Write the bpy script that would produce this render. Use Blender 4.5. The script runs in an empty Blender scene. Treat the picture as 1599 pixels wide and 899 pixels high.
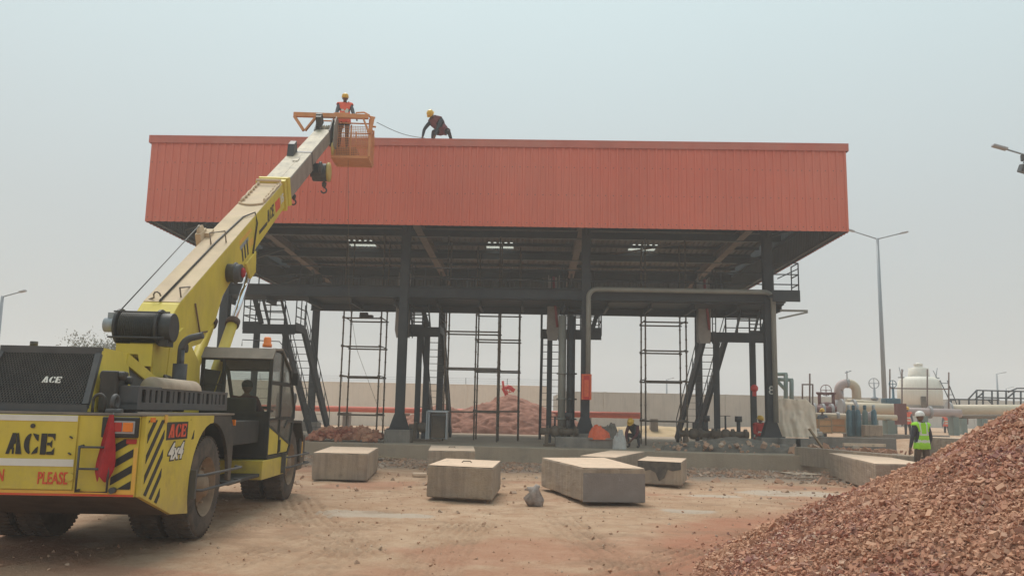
import bpy, math, random
import numpy as np
from mathutils import Vector, Matrix, Euler
random.seed(7); rng = np.random.default_rng(7)
R = math.radians; PI = math.pi
sc = bpy.context.scene
col = sc.collection

# ---------------------------------------------------------------- camera, sky, sun, exposure
F = 1300.0; YAW = R(1.54); PIT = R(8.52); ROL = R(1.2)
_r0 = Vector((math.cos(YAW), math.sin(YAW), 0))
_fw = Vector((-math.sin(YAW)*math.cos(PIT), math.cos(YAW)*math.cos(PIT), math.sin(PIT)))
_u0 = _r0.cross(_fw)
_R = math.cos(ROL)*_r0 + math.sin(ROL)*_u0
_U = math.cos(ROL)*_u0 - math.sin(ROL)*_r0
CAMP = Vector((0, 0, 1.6))
cam_d = bpy.data.cameras.new('camera'); cam = bpy.data.objects.new('camera', cam_d); col.objects.link(cam)
cam_d.sensor_width = 36; cam_d.lens = F/1599*36; cam_d.clip_end = 2000; cam_d.clip_start = 0.05
m = Matrix((_R, _U, -_fw)).transposed().to_4x4(); m.translation = CAMP
cam.matrix_world = m; sc.camera = cam

SUN_EL, SUN_AZ = R(64), R(338)      # azimuth clockwise from +Y; high behind the canopy, a little to the left
w = bpy.data.worlds.new('World'); sc.world = w; w.use_nodes = True
nt = w.node_tree; N = nt.nodes; Lk = nt.links; N.clear()
out = N.new('ShaderNodeOutputWorld'); bg = N.new('ShaderNodeBackground'); bg.inputs['Strength'].default_value = 0.1
sky = N.new('ShaderNodeTexSky'); sky.sky_type = 'NISHITA'; sky.sun_disc = False
sky.sun_elevation = SUN_EL; sky.sun_rotation = SUN_AZ; sky.dust_density = 4; sky.air_density = 1.5
tc = N.new('ShaderNodeTexCoord'); sx = N.new('ShaderNodeSeparateXYZ'); Lk.new(tc.outputs['Generated'], sx.inputs[0])
cr_ = N.new('ShaderNodeValToRGB'); cr_.color_ramp.elements[0].position = 0.0; cr_.color_ramp.elements[0].color = (.46, .455, .45, 1)
cr_.color_ramp.elements[1].position = 0.55; cr_.color_ramp.elements[1].color = (.64, .79, .80, 1)
e_ = cr_.color_ramp.elements.new(.22); e_.color = (.51, .55, .55, 1)
Lk.new(sx.outputs['Z'], cr_.inputs[0])
nz_ = N.new('ShaderNodeTexNoise'); nz_.inputs['Scale'].default_value = 1.6; nz_.inputs['Detail'].default_value = 3
Lk.new(tc.outputs['Generated'], nz_.inputs['Vector'])
mr_ = N.new('ShaderNodeMapRange'); mr_.inputs['To Min'].default_value = 8.7; mr_.inputs['To Max'].default_value = 9.5
Lk.new(nz_.outputs['Fac'], mr_.inputs['Value'])
sc_ = N.new('ShaderNodeVectorMath'); sc_.operation = 'SCALE'; Lk.new(cr_.outputs[0], sc_.inputs[0]); Lk.new(mr_.outputs[0], sc_.inputs['Scale'])
mx_ = N.new('ShaderNodeMix'); mx_.data_type = 'RGBA'; mx_.inputs['Factor'].default_value = 0.88
Lk.new(sky.outputs[0], mx_.inputs['A']); Lk.new(sc_.outputs[0], mx_.inputs['B'])
Lk.new(mx_.outputs['Result'], bg.inputs['Color']); Lk.new(bg.outputs[0], out.inputs['Surface'])

sd = bpy.data.lights.new('sun', 'SUN'); sd.energy = 2.1; sd.angle = R(28); sd.color = (1, .95, .88)
so = bpy.data.objects.new('sun', sd); col.objects.link(so)
sdir = Vector((math.sin(SUN_AZ)*math.cos(SUN_EL), math.cos(SUN_AZ)*math.cos(SUN_EL), math.sin(SUN_EL)))
so.rotation_euler = sdir.to_track_quat('Z', 'Y').to_euler(); so.location = (0, -20, 40)

vs = sc.view_settings; vs.view_transform = 'Standard'; vs.look = 'None'; vs.exposure = 0.27; vs.gamma = 1; vs.use_curve_mapping = False
sc.render.engine = 'CYCLES'; sc.cycles.use_denoising = True
sc.cycles.max_bounces = 6; sc.cycles.volume_bounces = 1; sc.cycles.transparent_max_bounces = 12
sc.render.film_transparent = False

# ---------------------------------------------------------------- pixel (1599x899 frame of the photo) -> world point
def P(px, py, X=None, Y=None, Z=None):
    d = _fw*F + _R*(px-799.5) + _U*(449.5-py)
    t = (X-CAMP.x)/d.x if X is not None else (Y-CAMP.y)/d.y if Y is not None else (Z-CAMP.z)/d.z
    return CAMP + d*t

# ---------------------------------------------------------------- materials
MATS = {}
def mat(name, c, rough=.7, metal=0, var=.12, scale=6, bump=0, bscale=60, dust=0, dustc=(.40, .29, .20), streak=0, streakc=(.08, .07, .06), spots=0, spotc=(.1, .06, .04), streaks_dir=2, alpha=1, spec=.4, trans=0, topdust=0, patch=None):
    if name in MATS: return MATS[name]
    M = bpy.data.materials.new(name); M.use_nodes = True; MATS[name] = M
    t = M.node_tree; n = t.nodes; l = t.links
    b = n['Principled BSDF']; b.inputs['Roughness'].default_value = rough; b.inputs['Metallic'].default_value = metal
    b.inputs['Specular IOR Level'].default_value = spec
    tc = n.new('ShaderNodeTexCoord')
    def noise(s, det=5, vec=None, ro=.6):
        z = n.new('ShaderNodeTexNoise'); z.inputs['Scale'].default_value = s; z.inputs['Detail'].default_value = det; z.inputs['Roughness'].default_value = ro
        l.new(vec or tc.outputs['Object'], z.inputs['Vector']); return z.outputs['Fac']
    def ramp(f, a, bb):
        r = n.new('ShaderNodeMapRange'); r.inputs['From Min'].default_value = a; r.inputs['From Max'].default_value = bb; r.clamp = True
        l.new(f, r.inputs['Value']); return r.outputs[0]
    def mix(f, a, bb, k=1):
        x = n.new('ShaderNodeMix'); x.data_type = 'RGBA'
        if k != 1:
            mm = n.new('ShaderNodeMath'); mm.operation = 'MULTIPLY'; l.new(f, mm.inputs[0]); mm.inputs[1].default_value = k; f = mm.outputs[0]
        l.new(f, x.inputs['Factor'])
        for s, v in (('A', a), ('B', bb)):
            if isinstance(v, tuple): x.inputs[s].default_value = (*v, 1)
            else: l.new(v, x.inputs[s])
        return x.outputs['Result']
    f = ramp(noise(scale), .3, .7)
    cur = mix(f, tuple(x*(1-var) for x in c), tuple(min(1, x*(1+var)) for x in c))
    if dust:
        cur = mix(ramp(noise(scale*.45, 6, ro=.7), .38, .68), cur, dustc, dust)
    if topdust:
        g = n.new('ShaderNodeNewGeometry'); sx = n.new('ShaderNodeSeparateXYZ'); l.new(g.outputs['Normal'], sx.inputs[0])
        cur = mix(ramp(sx.outputs['Z'], .35, .85), cur, dustc, topdust)
    if streak:
        mp = n.new('ShaderNodeMapping'); s3 = [9, 9, 9]; s3[streaks_dir] = .8; mp.inputs['Scale'].default_value = s3
        l.new(tc.outputs['Object'], mp.inputs['Vector'])
        cur = mix(ramp(noise(1.0, 4, mp.outputs[0]), .48, .72), cur, streakc, streak)
    if spots:
        cur = mix(ramp(noise(scale*1.7, 3), .62, .70), cur, spotc, spots)
    l.new(cur, b.inputs['Base Color'])
    if bump:
        bn = n.new('ShaderNodeBump'); bn.inputs['Strength'].default_value = bump; bn.inputs['Distance'].default_value = .02
        l.new(noise(bscale, 4), bn.inputs['Height']); l.new(bn.outputs[0], b.inputs['Normal'])
    if trans: b.inputs['Transmission Weight'].default_value = trans
    if alpha < 1: b.inputs['Alpha'].default_value = alpha
    return M

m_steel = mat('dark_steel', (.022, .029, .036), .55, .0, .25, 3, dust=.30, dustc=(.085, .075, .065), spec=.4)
m_steel_brown = mat('dusty_rafter_steel', (.17, .125, .10), .8, 0, .2, 4)
m_rail = mat('rail_paint', (.035, .042, .05), .5, 0, .2, 5, dust=.2, dustc=(.1, .09, .08))
m_red_clad = mat('red_cladding', (.66, .155, .10), .6, 0, .06, .35, dust=.28, dustc=(.60, .26, .18), streak=.2, streakc=(.40, .12, .09))
m_red_flash = mat('red_flashing', (.52, .14, .10), .6, 0, .1, 1.5, dust=.4, dustc=(.50, .26, .20))
m_lining = mat('grey_lining', (.10, .11, .115), .55, .2, .15, .6, streak=.2, streakc=(.08, .08, .08))
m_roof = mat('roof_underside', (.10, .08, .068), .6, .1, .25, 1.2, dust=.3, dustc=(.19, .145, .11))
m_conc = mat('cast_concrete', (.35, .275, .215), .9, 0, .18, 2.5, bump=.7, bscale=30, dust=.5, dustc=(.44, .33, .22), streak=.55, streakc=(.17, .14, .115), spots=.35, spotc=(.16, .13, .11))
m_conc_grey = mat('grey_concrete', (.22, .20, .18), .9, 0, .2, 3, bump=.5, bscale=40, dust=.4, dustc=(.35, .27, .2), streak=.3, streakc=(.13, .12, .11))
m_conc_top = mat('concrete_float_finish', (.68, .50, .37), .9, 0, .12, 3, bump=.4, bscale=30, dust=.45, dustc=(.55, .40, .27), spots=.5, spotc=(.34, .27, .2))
m_scaf = mat('scaffold_tube', (.17, .145, .115), .6, .3, .3, 8, dust=.4, dustc=(.24, .15, .09))
m_wall = mat('boundary_wall', (.80, .71, .60), .95, 0, .08, .5, dust=.3, dustc=(.80, .66, .54), streak=.22, streakc=(.55, .47, .38))
m_wall2 = mat('boundary_wall_grey', (.52, .47, .41), .95, 0, .08, .5, dust=.3, dustc=(.33, .29, .24), streak=.3, streakc=(.24, .22, .20))
m_orange_pipe = mat('fire_pipe_red', (.60, .13, .075), .5, 0, .1, 2)
m_yel = mat('crane_yellow', (.61, .475, .045), .55, 0, .14, 1.6, dust=.42, dustc=(.58, .42, .12), streak=.14, streakc=(.30, .20, .07), spots=.25, spotc=(.24, .15, .06), topdust=.0)
m_yel_dusty = mat('dusty_yellow_top', (.60, .46, .30), .85, 0, .14, 2.5, dust=.7, dustc=(.60, .44, .32))
m_blk = mat('crane_black', (.035, .033, .031), .6, 0, .3, 4, dust=.45, dustc=(.13, .105, .08))
m_blk_top = mat('cab_roof_grey', (.20, .17, .14), .8, 0, .15, 5, dust=.5, dustc=(.28, .225, .18))
m_under = mat('muddy_underside', (.07, .05, .038), .9, 0, .3, 5, dust=.4, dustc=(.14, .09, .06))
m_tyre = mat('tyre_rubber', (.055, .047, .042), .9, 0, .25, 6, dust=.65, dustc=(.20, .145, .105))
m_rim = mat('muddy_rim', (.24, .17, .115), .85, 0, .25, 6, dust=.6, dustc=(.33, .235, .16))
m_white = mat('white_paint', (.70, .67, .61), .6, 0, .06, 3, dust=.25, dustc=(.5, .42, .33))
m_ink = mat('black_paint', (.022, .022, .022), .6, 0, .1, 3, dust=.25, dustc=(.12, .10, .06))
m_redpaint = mat('red_paint', (.65, .07, .03), .6, 0, .1, 4, dust=.25, dustc=(.5, .25, .1))
m_tape = mat('orange_reflective_tape', (.75, .40, .06), .5, 0, .1, 5, dust=.3, dustc=(.55, .42, .15))
m_lampred = mat('red_lens', (.42, .03, .02), .25, 0, .1, 9)
m_lampor = mat('orange_lens', (.75, .20, .02), .25, 0, .1, 9)
m_cloth_red = mat('red_cloth', (.36, .022, .025), .9, 0, .2, 9, dust=.2, dustc=(.3, .06, .05))
m_chrome = mat('chrome_rod', (.75, .76, .8), .18, 1.0, .03, 3)
m_gunmetal = mat('winch_metal', (.045, .045, .048), .5, .3, .2, 8, dust=.3, dustc=(.12, .10, .08))
m_greysec = mat('grey_boom_section', (.33, .285, .205), .6, .1, .25, 3, dust=.6, dustc=(.50, .41, .28), streak=.4, streakc=(.09, .085, .08), streaks_dir=1)
m_dksec = mat('oily_boom_side', (.27, .235, .19), .5, .2, .25, 3, dust=.5, dustc=(.17, .145, .12))
m_orange = mat('basket_orange', (.66, .27, .10), .6, 0, .12, 5, dust=.3, dustc=(.5, .3, .18))
m_rope = mat('wire_rope', (.10, .095, .09), .6, .3, .1, 20)
m_skin = mat('skin', (.16, .085, .055), .6, 0, .08, 15)
m_helm_y = mat('yellow_helmet', (.72, .42, .05), .35, 0, .05, 5)
m_helm_w = mat('white_helmet', (.75, .74, .70), .35, 0, .05, 5)
m_hivis_o = mat('orange_vest_cloth', (.80, .14, .08), .8, 0, .12, 9)
m_hivis_g = mat('lime_vest_cloth', (.33, .72, .03), .8, 0, .08, 7)
m_reflect = mat('reflective_band', (.62, .66, .56), .4, 0, .05, 9)
m_shirt_dk = mat('dark_shirt', (.045, .05, .06), .9, 0, .2, 8)
m_shirt_grey = mat('grey_shirt', (.13, .15, .17), .9, 0, .2, 8)
m_shirt_red = mat('red_coverall', (.52, .035, .03), .9, 0, .15, 8)
m_shirt_mar = mat('maroon_shirt', (.11, .03, .035), .9, 0, .2, 8)
m_trouser = mat('dark_trousers', (.05, .045, .05), .9, 0, .2, 8)
m_trouser_br = mat('brown_trousers', (.10, .07, .05), .9, 0, .2, 8)
m_shoe = mat('work_shoe', (.04, .03, .025), .7, 0, .2, 8)
m_tarp = mat('cream_tarp', (.88, .77, .63), .9, 0, .10, 1.8, dust=.5, dustc=(.70, .50, .36))
m_wood = mat('plank_wood', (.38, .27, .17), .9, 0, .2, 6, streak=.4, streakc=(.25, .17, .1), streaks_dir=0)
m_crate = mat('crate_ply', (.50, .24, .11), .85, 0, .12, 3, dust=.3, dustc=(.5, .32, .18))
m_cream = mat('cream_pipe_paint', (.58, .49, .36), .5, 0, .08, 1.5, dust=.3, dustc=(.5, .38, .27))
m_greypipe = mat('grey_pipe_wrap', (.34, .33, .33), .6, 0, .08, 1.5)
m_pinkpipe = mat('primer_pipe', (.42, .33, .31), .6, 0, .08, 1.5)
m_tank = mat('tank_white', (.74, .69, .60), .6, 0, .05, 1, streak=.2, streakc=(.45, .4, .33))
m_blue = mat('valve_blue', (.05, .12, .16), .5, 0, .1, 4)
m_teal = mat('cylinder_teal', (.08, .15, .18), .5, 0, .15, 4)
m_valvered = mat('valve_maroon', (.16, .06, .055), .6, 0, .15, 4)
m_greengrey = mat('pipe_rack_green', (.17, .22, .20), .6, 0, .1, 3)
m_pole = mat('galvanised_pole', (.30, .32, .34), .5, .3, .1, 1)
m_brick = mat('brick_red', (.33, .105, .07), .95, 0, .3, 12, dust=.2, dustc=(.4, .25, .18))
m_silver = mat('cabinet_silver', (.42, .45, .47), .45, .3, .08, 4)
m_pipe_beige = mat('beige_conduit', (.27, .26, .225), .55, .1, .15, 2)
m_sack = mat('white_sack', (.50, .47, .44), .9, 0, .12, 9)
m_orangebag = mat('orange_sheet', (.75, .13, .05), .6, 0, .12, 9)
m_mud = mat('wet_mud', (.17, .145, .12), .9, 0, .3, 4, bump=.8, bscale=15)
m_beacon = mat('beacon_lens', (.85, .22, .04), .3, 0, .05, 9)
m_bark = mat('bark', (.20, .17, .14), .9, 0, .2, 9)
m_leaf = mat('hazy_leaf', (.17, .16, .11), .8, 0, .3, .8)  # leaf colour lightened so that it carries the distance haze
m_redhyd = mat('hydrant_red', (.62, .04, .03), .5, 0, .1, 4)
m_mesh_grille = mat('grille_mesh', (.10, .092, .085), .7, .2, .2, 9, dust=.4, dustc=(.17, .14, .115))
m_radiator = mat('radiator_core', (.028, .030, .032), .8, 0, .3, 3)
m_gum = mat('grille_frame', (.075, .075, .078), .6, .1, .15, 4, dust=.4, dustc=(.14, .12, .10))

def mud_splash(M, z0, z1, c, k):
    t = M.node_tree; n = t.nodes; l = t.links; b = n['Principled BSDF']; src = b.inputs['Base Color'].links[0].from_socket
    tc = n.new('ShaderNodeTexCoord'); sx = n.new('ShaderNodeSeparateXYZ'); l.new(tc.outputs['Object'], sx.inputs[0])
    nz = n.new('ShaderNodeTexNoise'); nz.inputs['Scale'].default_value = 7; nz.inputs['Detail'].default_value = 8; nz.inputs['Roughness'].default_value = .75; l.new(tc.outputs['Object'], nz.inputs['Vector'])
    a = n.new('ShaderNodeMath'); a.operation = 'MULTIPLY_ADD'; l.new(nz.outputs['Fac'], a.inputs[0]); a.inputs[1].default_value = 1.5; l.new(sx.outputs['Z'], a.inputs[2])
    r = n.new('ShaderNodeMapRange'); r.inputs[1].default_value = z0+.75; r.inputs[2].default_value = z1+.75; r.inputs[3].default_value = k; r.inputs[4].default_value = 0; l.new(a.outputs[0], r.inputs[0])
    x = n.new('ShaderNodeMix'); x.data_type = 'RGBA'; l.new(r.outputs[0], x.inputs['Factor']); l.new(src, x.inputs['A']); x.inputs['B'].default_value = (*c, 1); l.new(x.outputs['Result'], b.inputs['Base Color'])
mud_splash(m_yel, .30, 1.0, (.34, .235, .13), .5); mud_splash(m_blk, .3, 1.2, (.20, .14, .09), .7)
def glass_mat():
    M = bpy.data.materials.new('cab_glass'); M.use_nodes = True; t = M.node_tree; n = t.nodes; l = t.links
    b = n['Principled BSDF']; o = n['Material Output']
    tr = n.new('ShaderNodeBsdfTransparent'); tr.inputs[0].default_value = (.90, .93, .91, 1)
    b.inputs['Base Color'].default_value = (.22, .20, .17, 1); b.inputs['Roughness'].default_value = .12
    lw = n.new('ShaderNodeLayerWeight'); lw.inputs[0].default_value = .35
    nz = n.new('ShaderNodeTexNoise'); nz.inputs['Scale'].default_value = 3; tc = n.new('ShaderNodeTexCoord'); l.new(tc.outputs['Object'], nz.inputs['Vector'])
    mr = n.new('ShaderNodeMapRange'); mr.inputs['To Min'].default_value = .04; mr.inputs['To Max'].default_value = .30; l.new(nz.outputs['Fac'], mr.inputs['Value'])
    ad = n.new('ShaderNodeMath'); ad.operation = 'ADD'; ad.use_clamp = True; l.new(lw.outputs['Facing'], ad.inputs[0]); l.new(mr.outputs[0], ad.inputs[1])
    ml = n.new('ShaderNodeMath'); ml.operation = 'MULTIPLY'; l.new(ad.outputs[0], ml.inputs[0]); ml.inputs[1].default_value = .6
    ms = n.new('ShaderNodeMixShader'); l.new(ml.outputs[0], ms.inputs[0]); l.new(tr.outputs[0], ms.inputs[1]); l.new(b.outputs[0], ms.inputs[2])
    l.new(ms.outputs[0], o.inputs['Surface']); return M
m_glass = glass_mat()
def sky_panel_mat():
    M = bpy.data.materials.new('translucent_sheet'); M.use_nodes = True; t = M.node_tree; n = t.nodes; l = t.links
    n.remove(n['Principled BSDF']); tr = n.new('ShaderNodeBsdfTranslucent'); tr.inputs[0].default_value = (.9, .88, .8, 1)
    tp = n.new('ShaderNodeBsdfTransparent'); tp.inputs[0].default_value = (.98, .98, .95, 1)
    ms = n.new('ShaderNodeMixShader'); ms.inputs[0].default_value = .75
    l.new(tr.outputs[0], ms.inputs[1]); l.new(tp.outputs[0], ms.inputs[2]); l.new(ms.outputs[0], n['Material Output'].inputs['Surface']); return M
m_skylight = sky_panel_mat()

# ---------------------------------------------------------------- mesh builder
class MB:
    def __init__(s): s.v = []; s.f = []; s.m = []; s.sm = []; s.mi = 0; s.smooth = False
    def add(s, vs, fs, smooth=None):
        o = len(s.v); s.v += [tuple(v) for v in vs]
        for f in fs:
            s.f.append([i+o for i in f]); s.m.append(s.mi); s.sm.append(s.smooth if smooth is None else smooth)
        return s
    def box(s, c, d, rot=None):
        hx, hy, hz = d[0]/2, d[1]/2, d[2]/2; c = Vector(c)
        q = [Vector((x*hx, y*hy, z*hz)) for z in (-1, 1) for y in (-1, 1) for x in (-1, 1)]
        if rot is not None:
            e = Euler(rot).to_matrix() if not isinstance(rot, Matrix) else rot
            q = [e @ p for p in q]
        return s.add([p+c for p in q], [(0,2,3,1), (4,5,7,6), (0,1,5,4), (2,6,7,3), (0,4,6,2), (1,3,7,5)], False)
    def bx(s, x0, x1, y0, y1, z0, z1): return s.box(((x0+x1)/2, (y0+y1)/2, (z0+z1)/2), (abs(x1-x0), abs(y1-y0), abs(z1-z0)))
    def frame(s, a, b, up=(0, 0, 1)):
        a = Vector(a); b = Vector(b); d = (b-a).normalized(); u = Vector(up)
        if abs(d.dot(u)) > .98: u = Vector((0, 1, 0))
        sd = d.cross(u).normalized(); u = sd.cross(d).normalized(); return a, b, d, sd, u
    def beam(s, a, b, wd, h, up=(0, 0, 1)):
        a, b, d, sd, u = s.frame(a, b, up)
        q = [p + sd*x*wd/2 + u*z*h/2 for p in (a, b) for x, z in ((-1, -1), (1, -1), (1, 1), (-1, 1))]
        return s.add(q, [(0,1,2,3), (7,6,5,4), (0,4,5,1), (1,5,6,2), (2,6,7,3), (3,7,4,0)], False)
    def ibeam(s, a, b, wd, h, t=.02, up=(0, 0, 1)):
        a, b, d, sd, u = s.frame(a, b, up)
        for o in (h/2-t/2, -h/2+t/2): s.beam(a+u*o, b+u*o, wd, t, u)
        return s.beam(a, b, t, h-2*t, u)
    def tube(s, pts, r, n=8, cap=True, rs=None):
        pts = [Vector(p) for p in pts]; rings = []; prev = None
        for i, p in enumerate(pts):
            d = ((pts[min(i+1, len(pts)-1)]-pts[max(i-1, 0)])).normalized()
            if prev is None:
                u = Vector((0, 0, 1)) if abs(d.z) < .9 else Vector((1, 0, 0)); sd = d.cross(u).normalized()
            else:
                sd = (prev - d*prev.dot(d)).normalized()
            prev = sd; u = sd.cross(d); rr = rs[i] if rs else r
            rings.append([p + (sd*math.cos(2*PI*k/n) + u*math.sin(2*PI*k/n))*rr for k in range(n)])
        v = [q for g in rings for q in g]; f = []
        for i in range(len(rings)-1):
            for k in range(n):
                a = i*n+k; b = i*n+(k+1) % n; f.append((a, b, b+n, a+n))
        s.add(v, f, True)
        if cap:
            o = len(s.v)-len(v); s.f.append([o+k for k in range(n)][::-1]); s.m.append(s.mi); s.sm.append(False)
            s.f.append([o+len(v)-n+k for k in range(n)]); s.m.append(s.mi); s.sm.append(False)
        return s
    def lathe(s, prof, c=(0, 0, 0), axis='z', n=24, smooth=True, a0=0, a1=2*PI):
        v = []; c = Vector(c); full = abs(a1-a0-2*PI) < 1e-4; nn = n if full else n+1
        for r, h in prof:
            for k in range(nn):
                t = a0+(a1-a0)*k/n; x, y = r*math.cos(t), r*math.sin(t)
                p = {'z': (x, y, h), 'x': (h, x, y), 'y': (x, h, y)}[axis]; v.append(Vector(p)+c)
        f = []
        for i in range(len(prof)-1):
            for k in range(n if full else n):
                a = i*nn+k; b = i*nn+(k+1) % nn; f.append((a, b, b+nn, a+nn))
        return s.add(v, f, smooth)
    def cyl(s, a, b, r, n=16): return s.tube([a, b], r, n)
    def prism(s, poly, fn, t0, t1):
        """poly: 2-D outline; fn(u, v, t) -> point"""
        k = len(poly); v = [fn(u, q, t0) for u, q in poly]+[fn(u, q, t1) for u, q in poly]
        f = [list(range(k))[::-1], list(range(k, 2*k))]+[(i, (i+1) % k, (i+1) % k+k, i+k) for i in range(k)]
        return s.add(v, f, False)
    def sphere(s, c, r, n=12, sc3=(1, 1, 1)):
        c = Vector(c); v = []; f = []; h = n//2
        for i in range(h+1):
            a = -PI/2+PI*i/h
            for k in range(n):
                t = 2*PI*k/n; v.append(c+Vector((math.cos(a)*math.cos(t)*r*sc3[0], math.cos(a)*math.sin(t)*r*sc3[1], math.sin(a)*r*sc3[2])))
        for i in range(h):
            for k in range(n): a = i*n+k; b = i*n+(k+1) % n; f.append((a, b, b+n, a+n))
        return s.add(v, f, True)
    def build(s, name, mats, parent=None, bevel=0, recalc=True):
        me = bpy.data.meshes.new(name); me.from_pydata(s.v, [], s.f)
        ml = mats if isinstance(mats, (list, tuple)) else [mats]
        for x in ml: me.materials.append(x)
        if len(ml) > 1: me.polygons.foreach_set('material_index', s.m)
        me.polygons.foreach_set('use_smooth', s.sm)
        me.validate(); me.update()
        if recalc and len(s.f) < 60000:
            import bmesh
            bm = bmesh.new(); bm.from_mesh(me); bmesh.ops.recalc_face_normals(bm, faces=bm.faces); bm.to_mesh(me); bm.free()
        o = bpy.data.objects.new(name, me); col.objects.link(o)
        if parent: o.parent = parent
        if bevel:
            b = o.modifiers.new('edge', 'BEVEL'); b.width = bevel; b.segments = 2; b.limit_method = 'ANGLE'; b.angle_limit = R(40)
        return o
def tag(o, label=None, cat=None, group=None, kind=None):
    if label: o['label'] = label
    if cat: o['category'] = cat
    if group: o['group'] = group
    if kind: o['kind'] = kind
    return o
def thing(name, label, cat, loc=(0, 0, 0), rz=0, group=None):
    o = bpy.data.objects.new(name, None); col.objects.link(o); o.location = loc; o.rotation_euler = (0, 0, rz); o.empty_display_size = .2
    return tag(o, label, cat, group)
def copy_tree(o, parent=None):
    c = o.copy(); col.objects.link(c)
    if parent: c.parent = parent
    for ch in [x for x in bpy.data.objects if x.parent == o]: copy_tree(ch, c)
    return c
def text_mesh(s, size, bold=0, shear=0, ext=.004, width=None):
    cu = bpy.data.curves.new('t', 'FONT'); cu.body = s; cu.size = size; cu.offset = bold; cu.shear = shear; cu.extrude = ext; cu.align_x = 'CENTER'; cu.align_y = 'CENTER'; cu.resolution_u = 3
    o = bpy.data.objects.new('t', cu); col.objects.link(o); bpy.context.view_layer.update()
    me = bpy.data.meshes.new_from_object(o.evaluated_get(bpy.context.evaluated_depsgraph_get()))
    bpy.data.objects.remove(o); bpy.data.curves.remove(cu)
    if width:
        xs = [v.co.x for v in me.vertices]; k = width/(max(xs)-min(xs))
        for v in me.vertices: v.co.x *= k
    return me
def place_text(s, name, mtl, parent, origin, ux, uy, size, **kw):
    """ux, uy: in-plane unit vectors (reading direction, up)"""
    me = text_mesh(s, size, **kw); ux = Vector(ux).normalized(); uy = Vector(uy).normalized(); nz = ux.cross(uy)
    M4 = Matrix((ux, uy, nz)).transposed().to_4x4(); M4.translation = Vector(origin); me.transform(M4)
    me.materials.clear(); me.materials.append(mtl)
    o = bpy.data.objects.new(name, me); col.objects.link(o); o.parent = parent; return o
# stencil style A C E, unit height, each list of polygons (x, y)
def ace_polys():
    A = [[(0, 0), (.30, 1), (.52, 1), (.52, .48), (.42, .48), (.42, .30), (.46, .30), (.46, 0), (.36, 0), (.36, .22), (.24, .22), (.20, 0)], [(.56, 1), (.64, 1), (.90, 0), (.56, 0)]]
    def arc(cx, cy, rx, ry, a0, a1, n=10): return [(cx+rx*math.cos(R(a0+(a1-a0)*i/n)), cy+ry*math.sin(R(a0+(a1-a0)*i/n))) for i in range(n+1)]
    Cc = [arc(1.42, .5, .42, .5, 100, 260)+arc(1.42, .5, .12, .42, 250, 110), [(1.46, 1), (1.80, .93), (1.80, .62), (1.66, .72), (1.50, .92)], [(1.46, 0), (1.50, .08), (1.66, .28), (1.80, .38), (1.80, .07)]]
    E = [[(1.95, 0), (1.95, 1), (2.28, 1), (2.28, 0)], [(2.32, 1), (2.75, 1), (2.75, .66), (2.60, .84), (2.32, .86)], [(2.32, .57), (2.48, .57), (2.60, .70), (2.60, .32), (2.48, .44), (2.32, .44)], [(2.32, 0), (2.75, 0), (2.75, .34), (2.60, .16), (2.32, .13)]]
    return A+Cc+E
def ace(name, mtl, parent, origin, ux, uy, h, wd, shear=0, t=.004):
    ux = Vector(ux).normalized(); uy = Vector(uy).normalized(); n = ux.cross(uy); origin = Vector(origin); b = MB()
    for p in ace_polys(): b.prism(p, lambda u, v, q: origin + ux*((u/2.75-.5)*wd + shear*(v-.5)*h) + uy*(v-.5)*h + n*q, 0, t)
    o = b.build(name, mtl, parent); return o
# value noise
def vnoise(x, y, seed=0):
    xi = np.floor(x).astype(np.int64); yi = np.floor(y).astype(np.int64); xf = x-xi; yf = y-yi
    def h(a, b):
        n = (a*374761393 + b*668265263 + seed*974711) & 0xffffffff
        n = ((n ^ (n >> 13))*1274126177) & 0xffffffff
        return ((n ^ (n >> 16)) & 0xffff)/65535.0
    u = xf*xf*(3-2*xf); v = yf*yf*(3-2*yf)
    return (h(xi, yi)*(1-u)+h(xi+1, yi)*u)*(1-v)+(h(xi, yi+1)*(1-u)+h(xi+1, yi+1)*u)*v
def fbm(x, y, o=4, seed=0, g=.5):
    s = 0; a = 1; t = 0
    for i in range(o): s = s+a*vnoise(x*2**i, y*2**i, seed+i*17); t += a; a *= g
    return s/t
def smooth(a, b, x):
    t = np.clip((x-a)/(b-a), 0, 1); return t*t*(3-2*t)
# ---------------------------------------------------------------- ground, heap, pavement
def yard_h(x, y):
    h = .45*smooth(31, 36, y) + .45*smooth(11, 16, x)*smooth(29, 36, y)
    return h
def heap_d(x, y):
    ax, ay, bx, by = 11.4, 15.2, 6.7, 8.1
    t = np.clip(((x-ax)*(bx-ax)+(y-ay)*(by-ay))/((bx-ax)**2+(by-ay)**2), 0, 1)
    return np.hypot(x-(ax+t*(bx-ax)), y-(ay+t*(by-ay)))
HEAP_R, HEAP_H = 5.0, 2.78
def heap_h(x, y):
    d = heap_d(x, y)/HEAP_R + (fbm(x*.5+3, y*.5, 3, 5)-.5)*.18
    h = HEAP_H*np.clip(1-d, 0, 1)**1.03
    return h
def ground_h(x, y):
    h = yard_h(x, y) + (fbm(x*.35, y*.35, 4, 1)-.5)*.10*np.clip((30-y)/15, .3, 1) + (fbm(x*2.2, y*2.2, 3, 2)-.5)*.035
    return h
def axis_pts(lo, a, b, hi, fine, grow=1.12):
    c = list(np.arange(a, b, fine)); s = fine; p = b
    while p < hi: c.append(p); s *= grow; p += s
    c.append(hi); s = fine; p = a-fine; l = []
    while p > lo: l.append(p); s *= grow; p -= s
    l.append(lo); return np.array(l[::-1]+c)
gx = axis_pts(-235, -7, 6, 235, .032); gy = axis_pts(-50, 6.5, 17, 330, .045, 1.07)
GX, GY = np.meshgrid(gx, gy); H = ground_h(GX, GY)
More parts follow.
